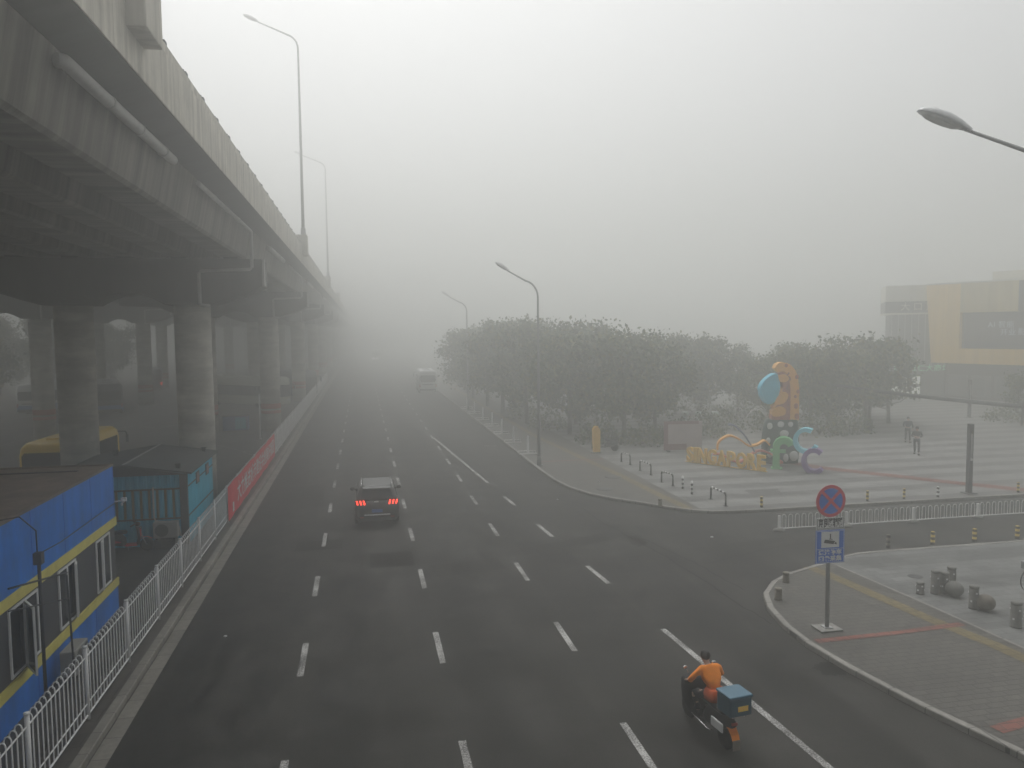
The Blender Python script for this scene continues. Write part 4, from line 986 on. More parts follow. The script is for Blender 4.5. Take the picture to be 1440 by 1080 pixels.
def ubar(label, a, b, h=.58):
    a = V((*a, .12)); b = V((*b, .12)); d = (b-a); L = d.length; u = d.normalized()
    t = thing('barrier_hoop', label, 'barrier', a, 0, 'striped hoop barriers on the far corner')
    mb = MB(); pts = [V((0, 0, 0)), V((0, 0, h-.12)), u*.04+V((0, 0, h-.03)), u*.12+V((0, 0, h))]
    N = 7
    for k in range(1, N): pts.append(u*(.12+(L-.24)*k/N)+V((0, 0, h)))
    pts += [u*(L-.12)+V((0, 0, h)), u*(L-.04)+V((0, 0, h-.03)), u*L+V((0, 0, h-.12)), u*L]
    for i in range(len(pts)-1): mb.tube([pts[i], pts[i+1]], .045, 8, (i % 2) if 2 < i < len(pts)-4 else 0)
    obj('hoop', mb, [M['black'], M['white']], t)
    obj('foot', MB().box((0, 0, .01), (.16, .16, .02)).box(tuple(u*L+V((0, 0, .01))), (.16, .16, .02)), M['dark'], t)
ubar('black and white hoop barrier nearest the side road on the far corner', (15.7, 32.75), (15.72, 31.3))
ubar('black and white hoop barrier behind the two slim posts', (15.0, 37.0), (15.2, 36.0))
ubar('black and white hoop barrier halfway to the trees', (15.1, 40.4), (15.2, 39.0))
ubar('black and white hoop barrier farthest back, near the trees', (15.05, 43.4), (15.2, 42.3))
# white posts along the far kerb
for i, (x, y) in enumerate(((10.44, 48.5), (10.52, 53.73), (10.54, 58.44), (10.61, 63.49), (10.57, 68.31), (10.57, 73.6), (10.57, 78.8))):
    t = thing('guard_post', 'white post on the right kerb, ' + ('first from the street lamp', 'second from the street lamp', 'third from the street lamp', 'fourth from the street lamp', 'fifth from the street lamp', 'sixth from the street lamp, very faint', 'farthest of the row, nearly lost in fog')[i], 'post', (x*SC, y*SC, .12), 0, 'white guard posts along the right kerb')
    obj('post', MB().lathe([(.10, 0), (.075, .12), (.065, .2), (.06, 1.12), (.03, 1.16), (0, 1.165)], (0, 0, 0), 12), M['white_clean'], t)
    obj('base_hoop', MB().tube([(-.62, .2, 0), (-.62, .2, .16), (.55, .2, .16), (.55, .2, 0)], .025, 6).tube([(-.62, -.2, .03), (.55, -.2, .03)], .03, 6), M['white'], t)
# median fence
mf = thing('median_fence', 'low white hooped fence dividing the side road', 'fence', (16.0, 27.3, 0))
def hoops(L):
    mb = MB(); n = int(L/.275)
    mb.tube([(.05, 0, .10), (L-.05, 0, .10)], .025, 6, caps=False)
    for k in range(n):
        x = .05+(k+.5)*(L-.1)/n; w = .085
        mb.tube([(x-w, 0, .10), (x-w, 0, .57)] + [(x-w*math.cos(R(a)), 0, .57+w*math.sin(R(a))) for a in (30, 60, 90, 120, 150)] + [(x+w, 0, .57), (x+w, 0, .10)], .013, 6, caps=False)
    return mb
xs = [0, 2.95, 6.0, 9.05, 12.1, 15.15, 18.2, 21.25, 24.3]
p0 = obj('panel', hoops(3.0), M['white'], mf)
f0 = obj('fence_post', MB().b2((-.045, -.045, .1), (.045, .045, .62)), M['white'], mf, .01)
g0 = obj('foot', MB().lathe([(.26, 0), (.25, .07), (.14, .12), (0, .12)], (0, 0, 0), 18).xf(Matrix.Diagonal((1, .65, 1, 1))), M['pad'], mf)
for k, x in enumerate(xs):
    for o in (f0, g0) + ((p0,) if k < len(xs)-1 else ()):
        if k == 0: continue
        c = o.copy(); COL.objects.link(c); c.parent = mf; c.location = (x, 0, 0)
# carved stone bollards, balls, beige stubs
def sbol(label, x, y, h, r, m='stone', g='carved stone bollards on the near plaza', cat='bollard', nm='stone_bollard'):
    mb = MB().lathe([(r*1.05, 0), (r*1.05, .04), (r, .05), (r, h-.1), (r*.93, h-.09), (r*.93, h-.07), (r, h-.06), (r, h-.015), (r*.9, h), (0, h)], (0, 0, 0), 18)
    o = obj(nm, mb, M[m]); o.location = (x*SC, y*SC, .118)
    if m == 'stone':
        q = MB()
        for k in range(6):
            a = R(60*k+20); q.box((r*.99*math.cos(a), r*.99*math.sin(a), h*(.35 if k % 2 else .7)), (.02, .045, .045), 0, a)
        obj('pale_inlay', q, M['signwhite'], o)
    return tag(o, label, cat, g)
sbol('short plain stone stub left of the carved bollard cluster', 16.27, 19.82, .36, .11)
sbol('tall carved stone bollard, left one of the cluster of three', 16.73, 19.75, .70, .13)
sbol('darker carved stone bollard, middle one of the cluster of three', 17.02, 19.72, .64, .115)
sbol('carved stone bollard behind the left stone ball, right one of the cluster', 17.58, 20.1, .64, .125)
sbol('carved stone bollard standing against the right stone ball', 16.87, 18.43, .66, .125)
sbol('carved stone bollard nearest the right picture edge', 16.91, 17.03, .68, .135)
sbol('beige stone stub on the curved corner, farther one', 12.95, 21.66, .32, .10, 'beige', 'beige stubs on the pavement corner')
sbol('beige stone stub on the curved corner, nearer one', 11.9, 20.31, .34, .105, 'beige', 'beige stubs on the pavement corner')
sbol('low grey stub by the tactile strip on the far pavement corner', 13.05, 32.35, .36, .09, 'beige', 'beige stubs on the pavement corner')
for x, y, l in ((17.1, 19.42, 'pale stone ball in front of the carved bollard cluster'), (17.09, 18.25, 'brown stone ball beside the single carved bollard')):
    tag(obj('stone_ball', MB().ell((0, 0, .22), (.25, .25, .225), 22, 14).lathe([(.14, 0), (.14, .03)], (0, 0, 0), 16), M['stone_ball'] if y < 19 else M['stone'], None, 0, (x*SC, y*SC, .118)), l, 'stone ball', 'stone balls on the near plaza')
# light column on the plaza
def lcol(label, loc):
    t = thing('light_column', label, 'light column', loc, 0, 'slim light columns on the plaza')
    obj('base', MB().b2((-.10, -.10, 0), (.10, .10, 1.55)).b2((-.25, -.25, 0), (.25, .25, .03)), M['grey_wall'], t)
    obj('frame', MB().b2((-.10, -.10, 1.552), (-.065, .10, 2.85)).b2((.065, -.10, 1.552), (.10, .10, 2.85)), M['grey_wall'], t)
    obj('diffuser', MB().b2((-.062, -.08, 1.554), (.062, .08, 2.848)), M['steel'], t)
    obj('cap', MB().b2((-.10, -.10, 2.852), (.10, .10, 3.3)), M['dark'], t)
    obj('disc', MB().lathe([(.06, 0), (.06, .02), (0, .025)], (0, -.12, 1.62), 12, axis='Y'), M['signwhite'], t)
lcol('slim dark light column standing on the plaza beyond the white fence', (28.0, 31.1, .115))
lcol('second slim light column far back on the plaza near the building', (51.3, 57.2, .115))
tag(obj('litter_bin', MB().lathe([(.2, 0), (.24, .05), (.24, .75), (.26, .8), (.2, .9), (0, .92)], (0, 0, 0), 16), M['dark'], None, 0, (37.65, 51.7, .115)), 'dark litter bin on the plaza by the trees', 'bin')
wp = tag(obj('white_pole', MB().tube([(0, 0, 0), (0, 0, 3.35)], .05, 8).lathe([(.09, 0), (.09, .1)], (0, 0, 0), 10), M['white'], None, 0, (-7.5, 58.6, .2)), 'thin white pole beside the second column behind the fence', 'pole')
kb = thing('metal_box', 'blue-green metal box under the viaduct behind the white pole', 'box', (-10.2, 65.2, .2))
obj('body', MB().b2((-.95, -.5, 0), (.95, .5, 1.15)), M['bus_blue'], kb, .02)
obj('door', MB().b2((.02, -.52, .12), (.85, -.502, 1.05)), M['teal'], kb)
obj('lid', MB().b2((-1.0, -.55, 1.152), (1.0, .55, 1.2)), M['dark'], kb)

# ================================================================== PLAZA ART
zt = .115
ls = thing('letter_sign', 'row of big yellow letters spelling SINGAPORE on the plaza', 'letters', (19.08*SC, 43.14*SC, zt))
dv = V((21.87-19.0, 38.91-43.14, 0))*SC; du = dv.normalized(); ang = math.atan2(dv.y, dv.x)
wd = 'SINGAPORE'; wdt = [.50, .26, .60, .60, .62, .56, .66, .58, .54]; s = dv.length/sum(wdt); x = 0
for ch, w in zip(wd, wdt):
    w *= s; tx = text_mb(ch, 1.12, .16, 1, .038)
    zmin = min(v[2-1] for v in tx.v); zmax = max(v[1] for v in tx.v); xmin = min(v[0] for v in tx.v); xmax = max(v[0] for v in tx.v)
    k = .88/(zmax-zmin); kx = (w*.88)/(xmax-xmin)
    tx.v = [((v[0]-(xmin+xmax)/2)*kx, (v[1]-zmin)*k, v[2]) for v in tx.v]
    tx.xf(Matrix.Rotation(ang, 4, 'Z') @ Matrix.Translation((x+w/2, 0, .04)) @ FACE_S); x += w
    obj('letter', tx, M['let_yellow'], ls)
obj('base', MB().b2((-.05, -.05, 0), (dv.length+.05, .05, .042)).xf(Matrix.Rotation(ang, 4, 'Z')), M['let_yellow'], ls)
def band(pts, w, th, mi=0):
    """flat band of depth w (local Y) following a path in XZ"""
    mb = MB(); rings = []
    P = [V((p[0], 0, p[1])) for p in pts]
    for i, p in enumerate(P):
        t = (P[min(i+1, len(P)-1)]-P[max(i-1, 0)]).normalized(); n = V((-t.z, 0, t.x))*th/2
        ww = (w[i] if isinstance(w, list) else w)/2
        rings.append([tuple(p+n+V((0, -ww, 0))), tuple(p+n+V((0, ww, 0))), tuple(p-n+V((0, ww, 0))), tuple(p-n+V((0, -ww, 0)))])
    return mb.loft(rings, mi, True, False)
def arcp(cx, cz, rx, rz, a0, a1, n=18): return [(cx+rx*math.cos(R(a0+(a1-a0)*k/n)), cz+rz*math.sin(R(a0+(a1-a0)*k/n))) for k in range(n+1)]
t = thing('green_letter', 'green hooked letter sculpture at the end of the yellow letters', 'sculpture', (22.95, 39.1, zt), R(-30), 'coloured letter sculptures')
obj('stroke', band([(-.25, 0), (-.25, 1.15)] + arcp(.16, 1.2, .41, .42, 180, 20), .62, .38), M['let_green'], t)
obj('crossbar', MB().b2((-.56, -.28, .92), (.25, .28, 1.06)), M['let_green'], t)
obj('foot', MB().b2((-.52, -.36, 0), (.08, .36, .05)), M['let_green'], t)
t = thing('purple_letter', 'purple C-shaped letter sculpture standing on the plaza', 'sculpture', (24.0, 37.5, zt), R(-38), 'coloured letter sculptures')
obj('stroke', band(arcp(0, .65, .52, .60, 48, 318, 22), .60, .24), M['let_purple'], t)
obj('foot', MB().b2((-.3, -.3, 0), (.3, .3, .06)), M['let_purple'], t)
t = thing('cyan_letter', 'cyan C-shaped letter sculpture perched on the purple one', 'sculpture', (23.72, 37.85, zt+1.18), R(-38), 'coloured letter sculptures')
obj('stroke', band(arcp(0, .55, .56, .60, 60, 335, 22), .55, .22), M['let_cyan'], t)
obj('stem', MB().b2((.1, -.08, -.14), (.26, .08, .02)), M['let_cyan'], t)
# ribbon sculpture
t = thing('ribbon_sculpture', 'swirling yellow, slate and red ribbon sculpture behind the letters', 'sculpture', (20.3, 41.9, zt), R(-22))
def smooth(pts, n=5):
    out = []
    for i in range(len(pts)-1):
        p0, p1, p2, p3 = pts[max(i-1, 0)], pts[i], pts[i+1], pts[min(i+2, len(pts)-1)]
        for k in range(n):
            u = k/n; out.append(tuple(.5*((2*p1[j])+(-p0[j]+p2[j])*u+(2*p0[j]-5*p1[j]+4*p2[j]-p3[j])*u*u+(-p0[j]+3*p1[j]-3*p2[j]+p3[j])*u**3) for j in range(2)))
    return out+[pts[-1]]
obj('yellow_ribbon', band(smooth([(.15, .75), (.25, 1.25), (.8, 1.6), (1.4, 1.4), (1.9, 1.05), (2.4, 1.1), (2.8, 1.35), (3.1, 1.1)]), .55, .09), M['sc_orange'], t)
obj('slate_ribbon', band(smooth([(.75, 2.25), (1.1, 2.2), (1.6, 1.75), (2.0, 1.15), (2.35, .5), (2.55, .02)]), .35, .09), M['rib_blue'], t)
obj('red_ribbon', band(smooth([(-.1, .5), (.4, .48), (1.0, .15), (1.5, .1), (2.0, .45), (2.5, .75), (3.1, .62), (3.6, .25), (3.8, .1), (3.3, .06)]), .5, .09), M['rib_red'], t)
# tall painted sculpture: a plain generic stand-in in the same masses and colours
t = thing('painted_sculpture', 'tall painted sculpture with an orange arch, blue boss and spotted dark green base', 'sculpture', (24.0, 41.0, zt), R(-16))
rings = []
for z, xh, y0, y1, cx in ((0, 1.0, -.55, .55, 0), (.5, 1.05, -.55, .55, 0), (1.3, 1.05, -.5, .5, 0), (2.1, .98, -.5, .5, .02), (2.55, .9, -.45, .45, .06)):
    rings.append([(x+cx, y, z_) for x, y, z_ in rr(xh, y0, y1, .4, z)])
base = obj('base', MB().loft(rings), M['sc_green'], t)
sp = MB()
for x, z, rx_, rz_2 in ((-.72, 2.2, .16, .20), (-.8, 1.35, .13, .18), (-.7, .55, .16, .2), (.1, 1.75, .26, .22), (.65, .45, .26, .30), (.2, .35, .16, .24), (-.1, 2.3, .2, .18), (.45, 2.3, .15, .16), (.75, 1.35, .12, .15)):
    obj('white_spot', MB().ell((x, -.50 if z > 1 else -.54, z), (rx_, .06, rz_2), 12, 8), M['signwhite'], base)
outer = [(.98, 2.5), (.98, 3.6), (.95, 4.6), (.8, 5.3), (.45, 5.75), (0, 5.9), (-.3, 5.8), (-.45, 5.55)]
inner = [(-.25, 5.3), (.05, 5.35), (.3, 5.1), (.42, 4.6), (.45, 3.6), (.45, 2.5)]
obj('arch', MB().prism(smooth(outer, 4)+smooth(inner, 4), 'Y', -.32, .42), M['sc_orange'], t, .05)
core = smooth([(.44, 2.5), (.46, 3.6), (.42, 4.6), (.28, 5.1), (.02, 5.33), (-.25, 5.25), (-.1, 5.0), (.0, 4.5), (-.05, 3.7), (-.45, 3.2), (-.6, 2.7), (-.5, 2.45)], 4)
obj('core', MB().prism(core, 'Y', -.42, .35), M['sc_brown'], t, .05)
obj('boss', MB().prism(smooth([(-.32, 5.25), (-.62, 5.2), (-1.05, 4.85), (-1.28, 4.4), (-1.18, 3.85), (-.9, 3.5), (-.5, 3.55), (-.25, 3.95), (-.15, 4.6), (-.32, 5.25)], 4)[:-1], 'Y', -.5, .3), M['sc_blue'], t, .09)
obj('fin', MB().prism([(-.28, 4.1), (.05, 4.5), (.0, 3.95), (-.42, 3.55)], 'Y', -.36, .2), M['sc_orange'], t, .03)
obj('fin', MB().prism([(-.55, 3.35), (-.02, 3.7), (-.08, 3.1), (-.5, 2.95)], 'Y', -.36, .2), M['sc_orange'], t, .03)
obj('fin', MB().prism([(-.62, 3.5), (-.3, 3.62), (-.02, 3.72), (-.05, 3.9), (-.45, 3.52)], 'Y', -.3, .2), M['sc_grey'], t, .03)
for pts in ([(-.3, 5.15), (.1, 5.2), (.35, 4.95), (.1, 4.75), (-.2, 4.8)], [(-.35, 3.9), (.05, 4.2), (.3, 4.0), (.1, 3.55), (-.45, 3.45)], [(-.62, 3.1), (-.2, 3.35), (.15, 3.2), (.1, 2.85), (-.5, 2.75)]):
    obj('orange_tongue', MB().prism(smooth(pts+[pts[0]], 4)[:-1], 'Y', -.5, .1), M['sc_orange'], t, .02)
for k in range(4):
    obj('wave', band(smooth([(.25+.05*k, 2.6+.75*k), (.36, 2.8+.75*k), (.22, 3.0+.7*k), (.34, 3.2+.7*k)], 4), .06, .07), M['band_red'], t).location = (0, -.45, 0)
sp = MB()
for x, z, r in ((.82, 5.05, .11), (.9, 4.2, .10), (.8, 3.35, .13), (.85, 2.75, .14), (.2, 5.72, .10), (.75, 3.9, .08)): obj('brown_spot', MB().ell((x, -.32, z), (r, .03, r*1.25), 10, 6), M['sc_brown'], t)
mb = MB()
for k in range(4):
    mb.tube([(-.75, -.1, 2.6), (-.9-.1*k, -.15, 3.1), (-1.15-.18*k, -.2, 3.35-.08*k), (-1.45-.2*k, -.22, 3.3-.22*k)], .03, 6)
obj('plume', mb, M['white'], t)
# totem, board, planters
tt = thing('totem', 'yellow-orange totem post at the edge of the trees', 'totem', (14.83*SC, 47.76*SC, zt))
obj('panel', MB().prism([(-.2, .05), (.24, .05), (.26, 1.45), (.1, 1.72), (-.12, 1.72), (-.24, 1.5)], 'Y', -.14, .14), M['totem'], tt, .02)
obj('plinth', MB().b2((-.3, -.22, 0), (.3, .22, .05)), M['pad'], tt)
bd = thing('display_board', 'faded grey display board with red edges left of the ribbon sculpture', 'board', (20.2, 46.2, zt), R(-6))
obj('panel', MB().b2((-1.25, -.05, .1), (1.25, .05, 1.95)), M['board'], bd, .02)
obj('red_edge', MB().b2((-1.3, -.08, 1.78), (1.0, -.052, 1.98)).b2((-1.3, -.08, .1), (-1.02, -.052, 1.778)).b2((-1.018, -.08, .1), (.2, -.052, .5)), M['board_red'], bd)
for s in (-1, 1): obj('leg', MB().b2((s*1.0-.05, -.3, 0), (s*1.0+.05, .3, .1)), M['dark'], bd)
def leafquads(n, fn, size, aspect=.55, seed=0, mats=3):
    rg = np.random.default_rng(seed); mb = MB()
    for i in range(n):
        p = fn(rg); a = rg.normal(size=3); a /= np.linalg.norm(a)+1e-9; b = rg.normal(size=3); b -= a*a.dot(b); b /= np.linalg.norm(b)+1e-9
        s = size*rg.uniform(.6, 1.35); u = a*s; w = b*s*aspect
        mb.v += [tuple(p-u*.5), tuple(p+w*.5), tuple(p+u*.5), tuple(p-w*.5)]
        k = len(mb.v)-4; mb.f.append((k, k+1, k+2, k+3)); mb.mi.append(int(rg.choice(3, p=[.5, .3, .2]))); mb.sm.append(False)
    return mb
def leafobj(name, mb, parent, mats=('leaf_a', 'leaf_b', 'leaf_c')):
    me = bpy.data.meshes.new(name); me.from_pydata(mb.v, [], mb.f)
    for q in mats: me.materials.append(M[q])
    me.polygons.foreach_set('material_index', mb.mi); me.update()
    o = bpy.data.objects.new(name, me); COL.objects.link(o); o.parent = parent; return o
for i, (x, y) in enumerate(((27.22, 61.9), (28.34, 61.62), (29.69, 61.28))):
    t = thing('planter', 'round white planter with leaves, ' + ('left of the three in front of the trees', 'middle of the three in front of the trees', 'right of the three in front of the trees')[i], 'planter', (x*SC, y*SC, zt), 0, 'white planters before the trees')
    obj('pot', MB().lathe([(.12, 0), (.24, .07), (.32, .22), (.29, .38), (.23, .43), (.2, .41)], (0, 0, .45), 18), M['pot_white'], t)
    obj('stand', MB().lathe([(.22, 0), (.14, .46)], (0, 0, 0), 14), M['pot_white'], t)
    leafobj('foliage', leafquads(50, lambda g: np.array([g.normal()*.14, g.normal()*.14, 1.0+abs(g.normal())*.2]), .26, .25, 40+i), t)

# ================================================================== TREES
def tree_proto(seed, H, cw, c0, leaves, lsize, limbs=9, open_=0.0, leafset=('leaf_a', 'leaf_b', 'leaf_c')):
    rg = np.random.default_rng(seed); rnd = random.Random(seed)
    t = thing('tree', '', 'tree', (0, 0, 0))
    tr = MB(); lean = V((rnd.uniform(-.25, .25), rnd.uniform(-.25, .25), 0))
    top = H*.72
    tp = [V((0, 0, -.1)), lean*.3+V((0, 0, top*.35)), lean*.7+V((0, 0, top*.7)), lean+V((0, 0, top))]
    tr.tube(tp, [.16*H/8, .13*H/8, .085*H/8, .03], 9)
    blobs = []
    for k in range(limbs):
        f = .22+.70*k/limbs; base = tp[0].lerp(tp[3], f); a = 2.4*k+rnd.uniform(-.4, .4)
        ln = cw*(.55+.45*rnd.random())*(1.0-.45*max(0, f-.5)); rise = ln*(.35+.6*f)
        end = base+V((math.cos(a)*ln, math.sin(a)*ln, rise)); mid = base.lerp(end, .5)+V((0, 0, -.12*ln))
        end.z = min(end.z, H*.93)
        tr.tube([base, mid, end], [.05*H/8, .035*H/8, .012], 6)
        for u, r in ((.55, .26), (.8, .32), (1.0, .34)):
            blobs.append((np.array(base.lerp(end, u))+rg.normal(size=3)*.25, cw*r*rnd.uniform(.75, 1.2)))
        for q in range(2):
            e2 = base.lerp(end, .6)+V((rnd.uniform(-1, 1), rnd.uniform(-1, 1), rnd.uniform(.1, 1)))*cw*.4
            tr.tube([base.lerp(end, .5), e2], [.02, .007], 4); blobs.append((np.array(e2), cw*.24))
    blobs.append((np.array(tp[3])+np.array([0, 0, H*.08]), cw*.34)); blobs.append((np.array(tp[3])+np.array([rnd.uniform(-.8, .8), rnd.uniform(-.8, .8), H*.10]), cw*.30))
    for k in range(0):
        c, r = blobs[rnd.randrange(len(blobs))]
        if c[2] < H*.55: continue
        hgt = rnd.uniform(.3, .8)
        e2 = V(c)+V((rnd.uniform(-.3, .3), rnd.uniform(-.3, .3), r*.6+hgt)); tr.tube([V(c), e2], [.02, .006], 4)
        for q in range(4): blobs.append((np.array(V(c).lerp(e2, .45+.17*q)), .12))
    obj('trunk', tr, M['bark'], t)
    wts = np.array([b[1]**1.7 for b in blobs]); wts /= wts.sum()
    def pick(g):
        c, r = blobs[g.choice(len(blobs), p=wts)]
        d = g.normal(size=3); d /= np.linalg.norm(d); q = c+d*r*min(1.7, .35+abs(g.normal())*.55)*np.array([1, 1, .85])
        q[2] = max(q[2], c0*H); return q
    leafobj('crown', leafquads(leaves, pick, lsize, .6, seed+1), t, leafset)
    return t
P = [tree_proto(11, 9.2, 2.9, .07, 8500, .33, 12), tree_proto(23, 8.4, 3.2, .06, 8500, .33, 12), tree_proto(37, 10.2, 2.5, .08, 7500, .32, 12), tree_proto(52, 7.8, 2.7, .2, 3000, .32, 10)]
PX = tree_proto(77, 8.0, 2.0, .3, 900, .26, 9, leafset=('leaf_c', 'leaf_a', 'leaf_c'))
used = set()
def tree(k, x, y, s, label, rz, group='trees beside the road and plaza', sz=None):
    p = PX if k == 4 else P[k]
    if k not in used:
        used.add(k); o = p; o.location = (x, y, .1); o.rotation_euler = (0, 0, rz); o['label'] = label
    else:
        o = dup(p, (x, y, .1), rz, label)
    o.scale = (s, s, sz or s); o['group'] = group
rowlab = ['bushy tree nearest the street lamp in the roadside row', 'broad roadside tree just left of the yellow totem', 'roadside tree rising behind the yellow totem', 'roadside tree behind the third white guard post', 'roadside tree behind the fifth white guard post', 'faint roadside tree below the second street lamp', 'very faint roadside tree at the end of the row']
rd_ = [(1, 15.3, 56.0, 1.0), (0, 18.6, 53.0, .95), (1, 21.8, 55.0, .92), (2, 13.6, 63.5, .98), (0, 12.9, 71, 1.05), (2, 12.8, 79.5, 1.0), (1, 12.7, 89, 1.05)]
for i, (k, x, y, s) in enumerate(rd_): tree(k, x, y, s, rowlab[i], i*1.3)
back = [(0, 17.5, 62, 1.05, 'tree of the second row seen over the roadside trees, left end'), (2, 20.5, 66, .95, 'tall narrow tree of the second row seen over the roadside trees'), (1, 24.5, 62, .95, 'tree of the second row behind the display board'),
        (0, 28.5, 67, .9, 'tree in the back row left of the planters'), (1, 31.5, 68, .92, 'tree in the back row above the planters'), (2, 34.8, 67, .72, 'slim tree in the back row right of the planters'),
        (1, 33.0, 59, .72, 'lower bushy tree behind the ribbon sculpture'), (0, 34.5, 54.5, .78, 'bushy tree directly behind the painted sculpture'), (1, 38.6, 62, .85, 'tree behind and right of the painted sculpture'),
        (3, 38.3, 53.0, 1.05, 'large leafy tree with bright leaf edges right of the painted sculpture'), (3, 42.2, 55.5, 1.0, 'loose-leaved tree left of the tan building'), (0, 36.3, 55.0, .55, 'low dark tree filling the gap beside the painted sculpture'),
        (0, 43.5, 60.5, .8, 'tree half covering the left end of the grey wing'), (3, 51.0, 51.5, .62, 'small tree near the right edge before the tan building'), (1, 14.8, 98, 1.1, 'hazy tree far along the road'), (0, 16.2, 76, 1.1, 'tree deep behind the roadside row')]
for i, (k, x, y, s, l) in enumerate(back): tree(k, x, y, s, l, i*.9+.4)
tree(4, 39.3, 54.0, 1.0, 'sparse yellowing tree standing among the dark trees right of the sculpture', 1.0)
lt = [(0, -40, 88, 'pale tree beyond the left viaduct, nearest the left edge'), (1, -44, 97, 'pale tree beyond the left viaduct, second from the left edge'), (2, -39, 108, 'pale tree beyond the left viaduct seen between dim columns'), (0, -47, 112, 'faint tree far beyond the left viaduct'), (1, -38, 128, 'faintest tree under the left viaduct opening')]
for i, (k, x, y, l) in enumerate(lt): tree(k, x, y, 1.25, l, i*2.1, 'trees beyond the left viaduct')
def shrub(label, x, y, r, h, seed, n=700):
    t = thing('shrub', label, 'shrub', (x, y, .115), 0, 'low shrubs under the trees')
    def fn(g):
        d = g.normal(size=3); d /= np.linalg.norm(d); q = d*np.array([r, r, h])*(g.uniform(.3, 1)**.5); q[2] = abs(q[2])*(1+.3*math.sin(q[0]*4)); return q
    leafobj('foliage', leafquads(n, fn, .22, .6, seed), t)
    mb = MB()
    for k in range(5): mb.tube([(0, 0, 0), (r*.5*math.cos(k*1.3), r*.5*math.sin(k*1.3), h*.7)], [.03, .01], 5)
    obj('stem', mb, M['bark'], t)
for i, (x, y, r, h, l) in enumerate(((16.2, 51.3, 1.8, 1.7, 'low dark shrub behind the yellow totem'), (18.8, 49.8, 1.7, 1.5, 'low dark shrub right of the yellow totem'), (21.2, 50.4, 1.6, 1.4, 'low shrub left of the display board'), (24.5, 53, 1.9, 1.7, 'shrub behind the display board'), (27.5, 56, 2.0, 1.6, 'shrub left of the planters'),
                                 (30.5, 53.5, 2.1, 2.3, 'tall shrub behind the ribbon sculpture'), (33.0, 51.0, 2.0, 2.2, 'shrub behind the spotted sculpture base'), (35.8, 51.3, 1.8, 2.0, 'shrub right of the spotted sculpture base'), (52.5, 54.5, 2.0, 1.2, 'low bed of shrubs near the right edge of the plaza'), (33.5, 63, 2.6, 2.2, 'shrub behind the right planter'), (14.6, 60, 1.8, 1.6, 'shrub behind the second white guard post'), (14.2, 68, 1.8, 1.6, 'shrub behind the fourth white guard post'), (31, 70, 3, 2.4, 'shrub at the back of the plaza behind the planters'))):
    shrub(l, x, y, r, h, 300+i)

# ================================================================== BUILDINGS
A = (61.8, 74.6); ang = math.atan2(-8.8, 3.3)
yb = thing('tan_building', 'tan-yellow building with a dark screen recess at the right edge', 'building', (A[0], A[1], .1), ang)
def slab(u0, u1, z0, z1, y0, y1, slant=0):
    mb = MB(); return mb.loft([[(u0+slant*0, y, z0) for y in (y0, y1)] + [(u1, y, z0) for y in (y1, y0)], [(u0-slant, y, z1) for y in (y0, y1)] + [(u1, y, z1) for y in (y1, y0)]], 0, True, False)
obj('frame_side', slab(0, 3.0, 3.9, 12.45, 0, 12, .75), M['tan_panel'], yb)
mb = MB()
for k in range(18): mb.b2((3.01+k*1.45, .0, 9.35), (3.01+k*1.45+1.43, 12, 12.45))
obj('top_band', mb, M['pale_panel'], yb)
mb = MB()
for k in range(18): mb.b2((3.01+k*1.45, .0, 3.9), (3.01+k*1.45+1.43, 12, 5.5))
obj('bottom_band', mb, M['tan_panel'], yb)
scr = obj('screen', MB().b2((3.01, .55, 5.505), (29, 12, 9.345)), M['screen'], yb)
for k, (s, u, z) in enumerate((('AI 智能', 6.9, 8.0), ('影院', 9.3, 7.25), ('开业', 7.6, 7.2))):
    tx = text_mb(s, .75, .02, 1.1).xf(Matrix.Translation((u, .53, z)) @ FACE_S); obj('screen_text', tx, M['screen_text'], scr)
obj('dark_strip', MB().b2((8.75, -.02, 9.36), (10.6, -.002, 12.44)), M['bldg_grey'], yb)
obj('roof_edge', MB().b2((-.7, -.05, 12.455), (29, 12, 12.6)), M['off_white'], yb)
obj('roof_storey', MB().b2((5.2, 2, 12.61), (29, 11, 13.6)), M['off_white'], yb)
obj('ground_floor', MB().b2((.8, 1.5, 0), (29, 12, 3.895)), M['bldg_dark'], yb)
for k in range(8):
    w = obj('shop_window', MB().b2((1.2+k*2.4, 1.42, .3), (3.2+k*2.4, 1.498, 2.6)), M['bldg_grey'], yb)
    if k in (1, 2): obj('pane', MB().b2((1.5+k*2.4, 1.38, .5), (2.7+k*2.4, 1.415, 2.3)), M['glass_soft'], w)
gw = thing('grey_wing', 'grey glass wing with pale top panels beside the tan building', 'building', (58.9, 78.0, .1), R(-33))
mb = MB()
for k in range(3): mb.b2((-.3+k*2.55, 0, 10.75), (-.3+k*2.55+2.52, 8, 12.55))
obj('top_panel', mb, M['off_white'], gw)
sb = obj('sign_band', MB().b2((-.3, .05, 9.45), (7.3, 8, 10.745)), M['bldg_dark'], gw)
tx = text_mb('大 口 東', 1.0, .03, 1.0).xf(Matrix.Translation((3.0, .03, 10.1)) @ FACE_S); obj('lettering', tx, M['off_white'], sb)
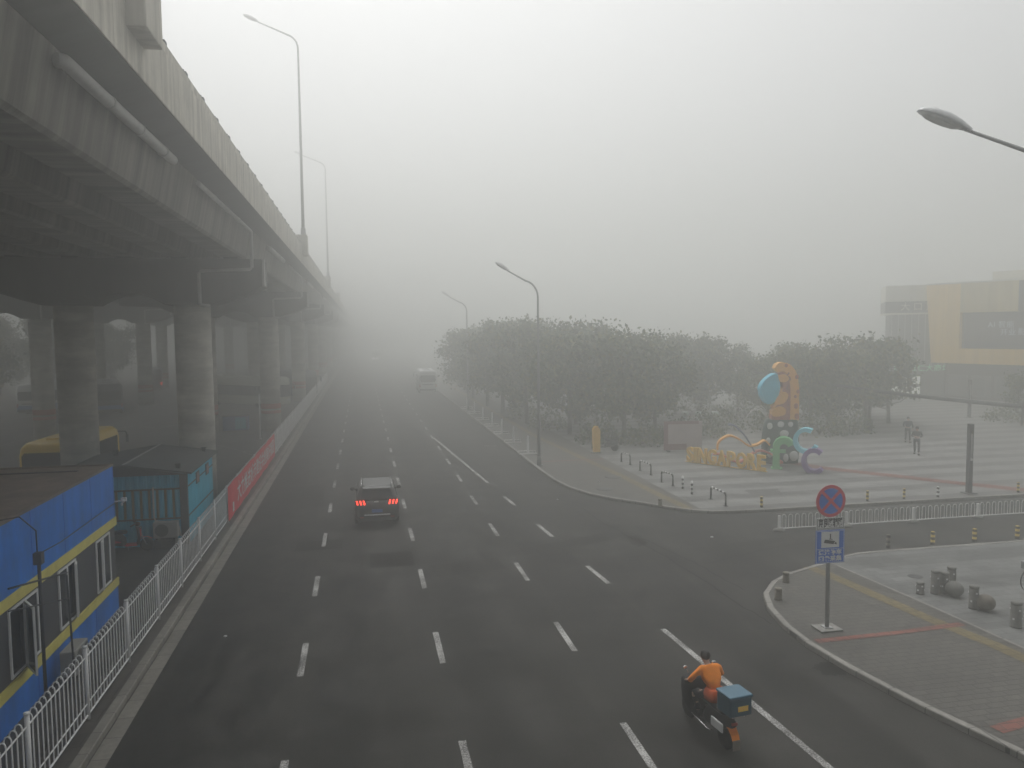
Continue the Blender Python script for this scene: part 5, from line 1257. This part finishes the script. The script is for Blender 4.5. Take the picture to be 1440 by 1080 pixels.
obj('ledge', MB().b2((-.35, -.15, 9.28), (7.3, 8, 9.445)), M['off_white'], gw)
obj('curtain_wall', MB().b2((.3, .1, 3.4), (7.3, 8, 9.275)), M['bldg_grey'], gw)
mb = MB()
for k in range(11): mb.b2((.35+k*.68, .03, 3.4), (.43+k*.68, .098, 9.27))
obj('mullion', mb, M['steel'], gw)
gf = obj('ground_floor', MB().b2((.3, .12, 0), (7.3, 8, 3.395)), M['bldg_dark'], gw)
tx = text_mb('百荣五仁大商场百汇', .82, .04, 1.0, .005).xf(Matrix.Translation((4.3, -.12, 3.2)) @ FACE_S); obj('lettering', tx, M['led_green'], gw)
for k in range(3):
    for z0, z1 in ((.15, 1.1), (1.45, 2.3)): obj('lit_pane', MB().b2((.5+k*1.05, .06, z0), (1.3+k*1.05, .118, z1)), M['lit_window'], gf)
for k in range(2): obj('door_pane', MB().b2((5.0+k*1.2, .06, .15), (5.9+k*1.2, .118, 2.2)), M['glass_soft'], gf)
# cable bundle sagging across the plaza
ca = MB(); a, b = V((31.5, 58, 4.4)), V((47, 41, 2.3)); pts = []
for k in range(13):
    u = k/12; p = a.lerp(b, u); p.z -= .35*math.sin(math.pi*u); pts.append(p)
ca.tube(pts, [.10+.06*k/12 for k in range(13)], 8)
tag(obj('cable_bundle', ca, M['dark']), 'thick dark cable sagging across the plaza in front of the building', 'cable')

# ================================================================== HAZE
hz = obj('haze', MB().b2((-305, -55, -1.0), (305, 330, 33.0)), [])
hz['kind'] = 'stuff'
hm = bpy.data.materials.new('haze'); hm.use_nodes = True; nt = hm.node_tree
for n in list(nt.nodes):
    if n.type != 'OUTPUT_MATERIAL': nt.nodes.remove(n)
pv = nt.nodes.new('ShaderNodeVolumePrincipled'); pv.inputs['Color'].default_value = (.955, .965, .945, 1); pv.inputs['Density'].default_value = .0152; pv.inputs['Anisotropy'].default_value = .76
nt.links.new(pv.outputs[0], nt.nodes['Material Output'].inputs['Volume'])
hm.cycles.volume_sampling = 'DISTANCE'; hm.cycles.homogeneous_volume = True
hz.data.materials.append(hm)
